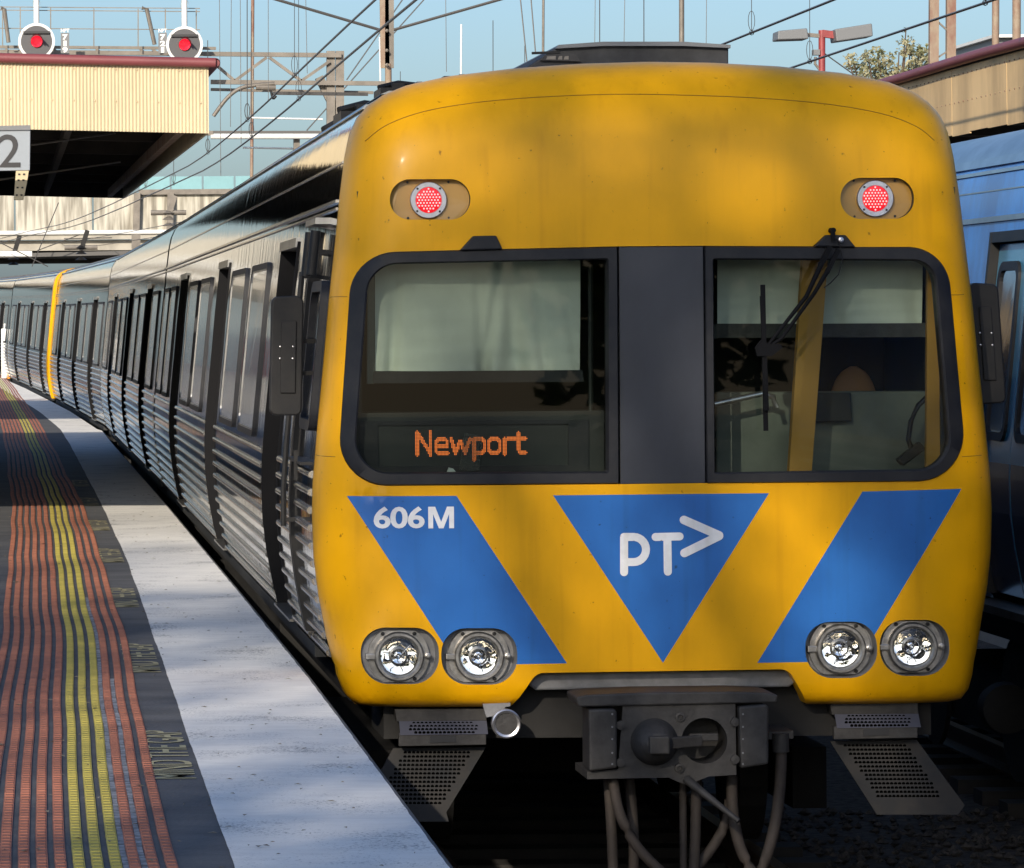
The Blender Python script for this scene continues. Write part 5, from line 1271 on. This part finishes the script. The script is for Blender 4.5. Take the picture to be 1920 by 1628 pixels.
# ------------------------------------------------------------------ right-hand awning and what stands behind it
ax = 8.25
ra = empty('platform_awning', (ax + 2, 30, 0), 'cream panelled awning with sagging maroon gutter, behind the blue train', 'awning')
y = 6.0; i = 0
while y < 62:
    l = .72
    MB().box(ax + .0012 * (i % 3), ax + .02, y, y + l - .003, 3.22 + .01 * math.sin(i * 2.1), 3.80).build('fascia_panel', 'cream2', ra); y += l; i += 1
mb = MB(); y = 6.06
while y < 62:
    for z in (3.50, 3.74):
        mb.tube([(ax - .006, y, z), (ax + .002, y, z)], .007, 5)
    y += .18
tag(mb.build('screw_row', 'rustgalv', ra), kind='stuff')
MB().tube([(ax - .05, y, 3.845 + .008 * math.sin(y * .8)) for y in [5.5 + 1.5 * i for i in range(38)]], .045, 10).build('gutter', 'maroon', ra, smooth=60)
MB().box(ax + .021, ax + .04, 6, 62, 3.23, 3.78).build('fascia_backing', 'undera', ra)
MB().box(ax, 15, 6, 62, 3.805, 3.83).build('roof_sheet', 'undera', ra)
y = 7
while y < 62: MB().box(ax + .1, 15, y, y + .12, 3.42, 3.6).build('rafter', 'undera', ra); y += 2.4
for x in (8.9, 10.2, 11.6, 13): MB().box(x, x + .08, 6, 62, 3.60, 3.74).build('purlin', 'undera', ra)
for y in (12, 20, 28, 36, 44): MB().tube([(11.2, y, 0), (11.2, y, 3.7)], .08, 12).build('post', 'weather', ra)
mb = MB(); mb.bar((8.4, 14, 3.4), (8.4, 40, 3.36), .07); mb.build('conduit_tray', 'undera', ra)
lp = empty('platform_lamp', at(1541, 600, 60), 'red platform lamp post with two grey box floodlights', 'lamp post')
MB().tube([at(1541, 640, 60), at(1541, 57, 60)], .062, 12).build('post', 'redpole', lp, smooth=40)
for q, nm in (([(1454, 60), (1508, 55), (1511, 75), (1453, 77)], 'floodlight'), ([(1560, 57), (1629, 46), (1631, 70), (1563, 80)], 'floodlight')):
    MB().prism([(at(a, b, 60).x, at(a, b, 60).z) for a, b in q], 59.7, 60.3).build(nm, 'flood', lp, bevel=.02)
MB().bar(at(1508, 65, 60), at(1541, 68, 60), .07).build('arm', 'galv', lp); MB().bar(at(1541, 63, 60), at(1563, 66, 60), .13).build('arm', 'redpole', lp)
MB().box(*[v for pr in ((at(1523, 0, 60).x, at(1535, 0, 60).x), (59.9, 60.1), (at(0, 107, 60).z - .0 - .08, at(0, 97, 60).z - .08)) for v in pr]).build('junction_box', 'flood', lp); MB().tube([at(1529, 107, 60), at(1528, 120, 60), at(1536, 130, 60)], .025, 6).build('cable', 'galv', lp)
hp = empty('catenary_mast', at(1765, 300, 44), 'twin channel catenary mast with rust streaks, behind the right awning', 'mast')
for x in (1751, 1783): MB().bar(at(x, -20, 44), at(x - 2, 400, 44), .11, .13).build('channel', 'rustgalv', hp)
for a, b in (((1755, 38), (1779, 60)), ((1755, 110), (1779, 95))): MB().bar(at(*a, 44), at(*b, 44), .025).build('lacing', 'galv', hp)
thing_bar('light_mast', (1866, 200), (1867, -20), .05, 'rustgalv', 'rusty thin pole, left one of two above the right awning', 'pole', 40)
thing_bar('light_mast', (1906, 200), (1906, -20), .06, 'rustgalv', 'rusty thin pole, right one of two above the right awning', 'pole', 42)
sb = empty('roof_cabin', at(1900, 90, 70), 'small grey cabin roof showing above the right awning', 'cabin')
a, b = at(1868, 66, 70), at(2000, 62, 70); MB().box(a.x, b.x, 70, 74, -1.3, a.z - .06).build('wall', 'flood', sb); MB().box(a.x - .1, b.x, 69.8, 74.2, a.z - .06, a.z).build('roof', 'white', sb)

# ------------------------------------------------------------------ trees
def leaves(clumps, n, size, seed, flat=.6):
    r_ = random.Random(seed); mb = MB(); vs = mb.v; fs = mb.f; tot = sum(c[3] ** 2 for c in clumps)
    for (cx, cy, cz, rad) in clumps:
        for _ in range(int(n * rad ** 2 / tot)):
            while True:
                p = Vector((r_.uniform(-1, 1), r_.uniform(-1, 1), r_.uniform(-1, 1)))
                if p.length < 1: break
            p = p * (p.length ** -.25) * rad; c = Vector((cx, cy, cz)) + Vector((p.x, p.y, p.z * flat / .6 * .8))
            a = Vector((r_.gauss(0, 1), r_.gauss(0, 1), r_.gauss(0, .7))).normalized(); b = a.cross(Vector((r_.gauss(0, 1), r_.gauss(0, 1), r_.gauss(0, 1)))).normalized()
            l = size * r_.uniform(.6, 1.3); w = l * .45; o = len(vs)
            for q in (c - a * l, c + b * w, c + a * l, c - b * w): vs.append((q.x, q.y, q.z))
            fs.append((o, o + 1, o + 2, o + 3))
    mb.mi = [0] * len(fs); return mb
def tree(base, top, crad, n, size, seed, label, m='leaf', nc=30, zlow=.25, sparse=1.0):
    r_ = random.Random(seed); x, y, z = base; h = top - z
    t = empty('tree', base, label, 'tree'); tb = MB(); clumps = []
    tb.tube([(x, y, z), (x + .1, y, z + h * .2), (x - .1, y + .1, z + h * .38), (x, y, z + h * .48)], .022 * h, 10, .008 * h)
    for i in range(nc):
        a = r_.uniform(0, 2 * math.pi); v = zlow + (1 - zlow) * r_.random() ** (1 if nc != 210 else .74); prof = math.sqrt(max(.05, 1 - ((v - .55) / .52) ** 2)); rr = crad * prof * math.sqrt(r_.uniform(.1, 1))
        c = (x + rr * math.cos(a), y + rr * math.sin(a), z + h * v * .94); clumps.append((*c, crad * r_.uniform(.20, .36) * sparse))
        if i % (2 if nc < 100 else 9) == 0: tb.tube(smooth_path([(x, y, z + h * (v * .55)), (x + (c[0] - x) * .5, y + (c[1] - y) * .5, z + h * v * .72), c], 3), .010 * h, 6, .002 * h)
    tb.build('trunk', 'bark', t, smooth=60); leaves(clumps, n, size, seed + 1).build('crown', m, t)
    return t
def skyline_tree(px_pts, Y, n, size, seed, label):
    r_ = random.Random(seed); cl = []; c0 = at(sum(p[0] for p in px_pts) / len(px_pts), 300, Y); t = empty('tree', (c0.x, Y, -1.3), label, 'tree'); tb = MB()
    tb.tube([(c0.x, Y, -1.3), (c0.x + .1, Y, 2), (c0.x, Y, 5)], .22, 8, .08)
    for x, y, rad in px_pts:
        for _ in range(3):
            c = at(x + r_.uniform(-9, 9), y + r_.uniform(-6, 8), Y + r_.uniform(-.8, .8)); cl.append((c.x, c.y, c.z, rad * r_.uniform(.6, 1.1)))
        tb.tube(smooth_path([(c0.x, Y, 4.6), (c0.x * .5 + c.x * .5, Y, 5.0 + (c.z - 5) * .4), tuple(c)], 3), .05, 5, .012)
    tb.build('trunk', 'bark', t, smooth=60); leaves(cl, n, size, seed + 1).build('crown', 'leaf2', t)
skyline_tree([(1600, 118, .16), (1612, 132, .2), (1628, 104, .15), (1636, 124, .22), (1650, 138, .25), (1652, 100, .14), (1668, 116, .2), (1682, 132, .25), (1690, 100, .16), (1700, 78, .13), (1706, 92, .15), (1712, 112, .2), (1724, 96, .2), (1735, 112, .22), (1742, 130, .25), (1722, 132, .25), (1660, 150, .3), (1700, 148, .3), (1620, 150, .25), (1593, 100, .1), (1698, 60, .07), (1740, 88, .12)], 80, 2700, .058, 21, 'sparse pale leafed tree behind the right awning')
skyline_tree([(1806, 100, .2), (1815, 92, .15), (1838, 84, .14), (1840, 100, .2), (1826, 108, .2)], 95, 700, .07, 33, 'small pale tree top between the poles on the right')
# street trees behind the photographer: their shade falls on the train front and the near platform
tree((-21.5, -38, -1), 23.2, 7.4, 11000, .15, 51, 'broad leafy tree behind the photographer, the one farther left', 'leaf', 420, .2, .5)
tree((-9.9, -38, -1), 25.2, 8.2, 25000, .15, 62, 'broad leafy tree behind the photographer, the one nearer the tracks', 'leaf', 210, .42, .56)

# ------------------------------------------------------------------ platform buildings to the left of the frame, mirrored in the train side
sbd = empty('station_building', (-6, 30, 0), 'cream weatherboard station building with brick base left of the platform', 'building')
MB().box(-9, -5.2, 18, 46, 0, .9).build('brick_base', 'brick', sbd); MB().box(-9, -5.22, 18.02, 45.98, .9, 3.0).build('wall', 'weather', sbd)
MB().box(-9.3, -4.9, 17.7, 46.3, 3.66, 3.8).build('roof', 'galv', sbd)
for y in (20, 24, 28, 36, 40):
    f = MB().box(-5.2, -5.12, y, y + 1.4, 1.0, 2.4).build('window', 'white', sbd); MB().box(-5.125, -5.10, y + .1, y + 1.3, 1.1, 2.3).build('pane', 'sidewin', f)
MB().box(-5.2, -5.12, 32, 33.2, .02, 2.2).build('door', 'bluewall', sbd)
rb = random.Random(5)
belt = leaves([(rb.uniform(-70, 70), -95 + rb.uniform(-6, 6), rb.uniform(1, 8), rb.uniform(1.6, 3.2)) for _ in range(170)], 26000, .55, 77)  # added out of view so the windscreens mirror dark foliage
tag(belt.build('reflection_tree_belt', 'leaf'), 'unseen belt of trees added far behind the photographer to darken the windscreen reflections', 'trees', kind='stuff')
a2 = empty('platform_awning', (-4, 50, 0), 'second awning added along the left platform beyond the frame, for dark reflections in the train side', 'awning')  # unseen awning, added to darken what the upper steel panels mirror
MB().box(-6.5, -1.7, 47, 62, 3.35, 3.85).build('fascia', 'cream', a2); MB().box(-6.3, -1.9, 47.1, 61.9, 3.25, 3.35).build('soffit', 'undera', a2)
for y in (49, 54, 59): MB().tube([(-4.2, y, .1), (-4.2, y, 3.3)], .08, 10).build('post', 'weather', a2)
for k_, (x, y, lab, m_) in enumerate(((-2.0, 21.5, 'unseen blue board added near the awning for the train side to mirror', 'bluewall'), (-2.4, 40, 'unseen blue board added near the building end for the train side to mirror', 'bluewall'), (-2.6, 66, 'unseen red board added far along the platform for the train side to mirror', 'redpole'))):
    e = empty('reflection_board', (x, y, 0), lab, 'sign')  # unseen boards, added for contrast in the reflections of the train side
    MB().box(x - .6, x + .6, y, y + .05, 1.3, 2.1).build('panel', m_, e)
    for dx in (-.55, .55): MB().tube([(x + dx, y + .08, 0), (x + dx, y + .08, 2.2)], .04, 8).build('leg', 'white', e)
fe = empty('picket_fence', (-4.6, 50, 0), 'white picket fence along the back of the far platform', 'fence')
src = None; y = 48.0
while y < 100:
    x = -4.6 - dev(y) * .9
    if src is None: src = MB().box(-.015, .015, -.04, .04, 0, 1.25).build('picket', 'white', fe, local=True); src.location = (x + 4.6, y - 50, rise(y))
    else: share(src, 'picket', fe, (x + 4.6, y - 50, rise(y)))
    y += .22
for z in (.35, 1.0):
    MB().tube([(-4.63 - dev(y) * .9, y, rise(y) + z) for y in range(48, 101, 4)], .03, 4).build('fence_rail', 'white', fe)
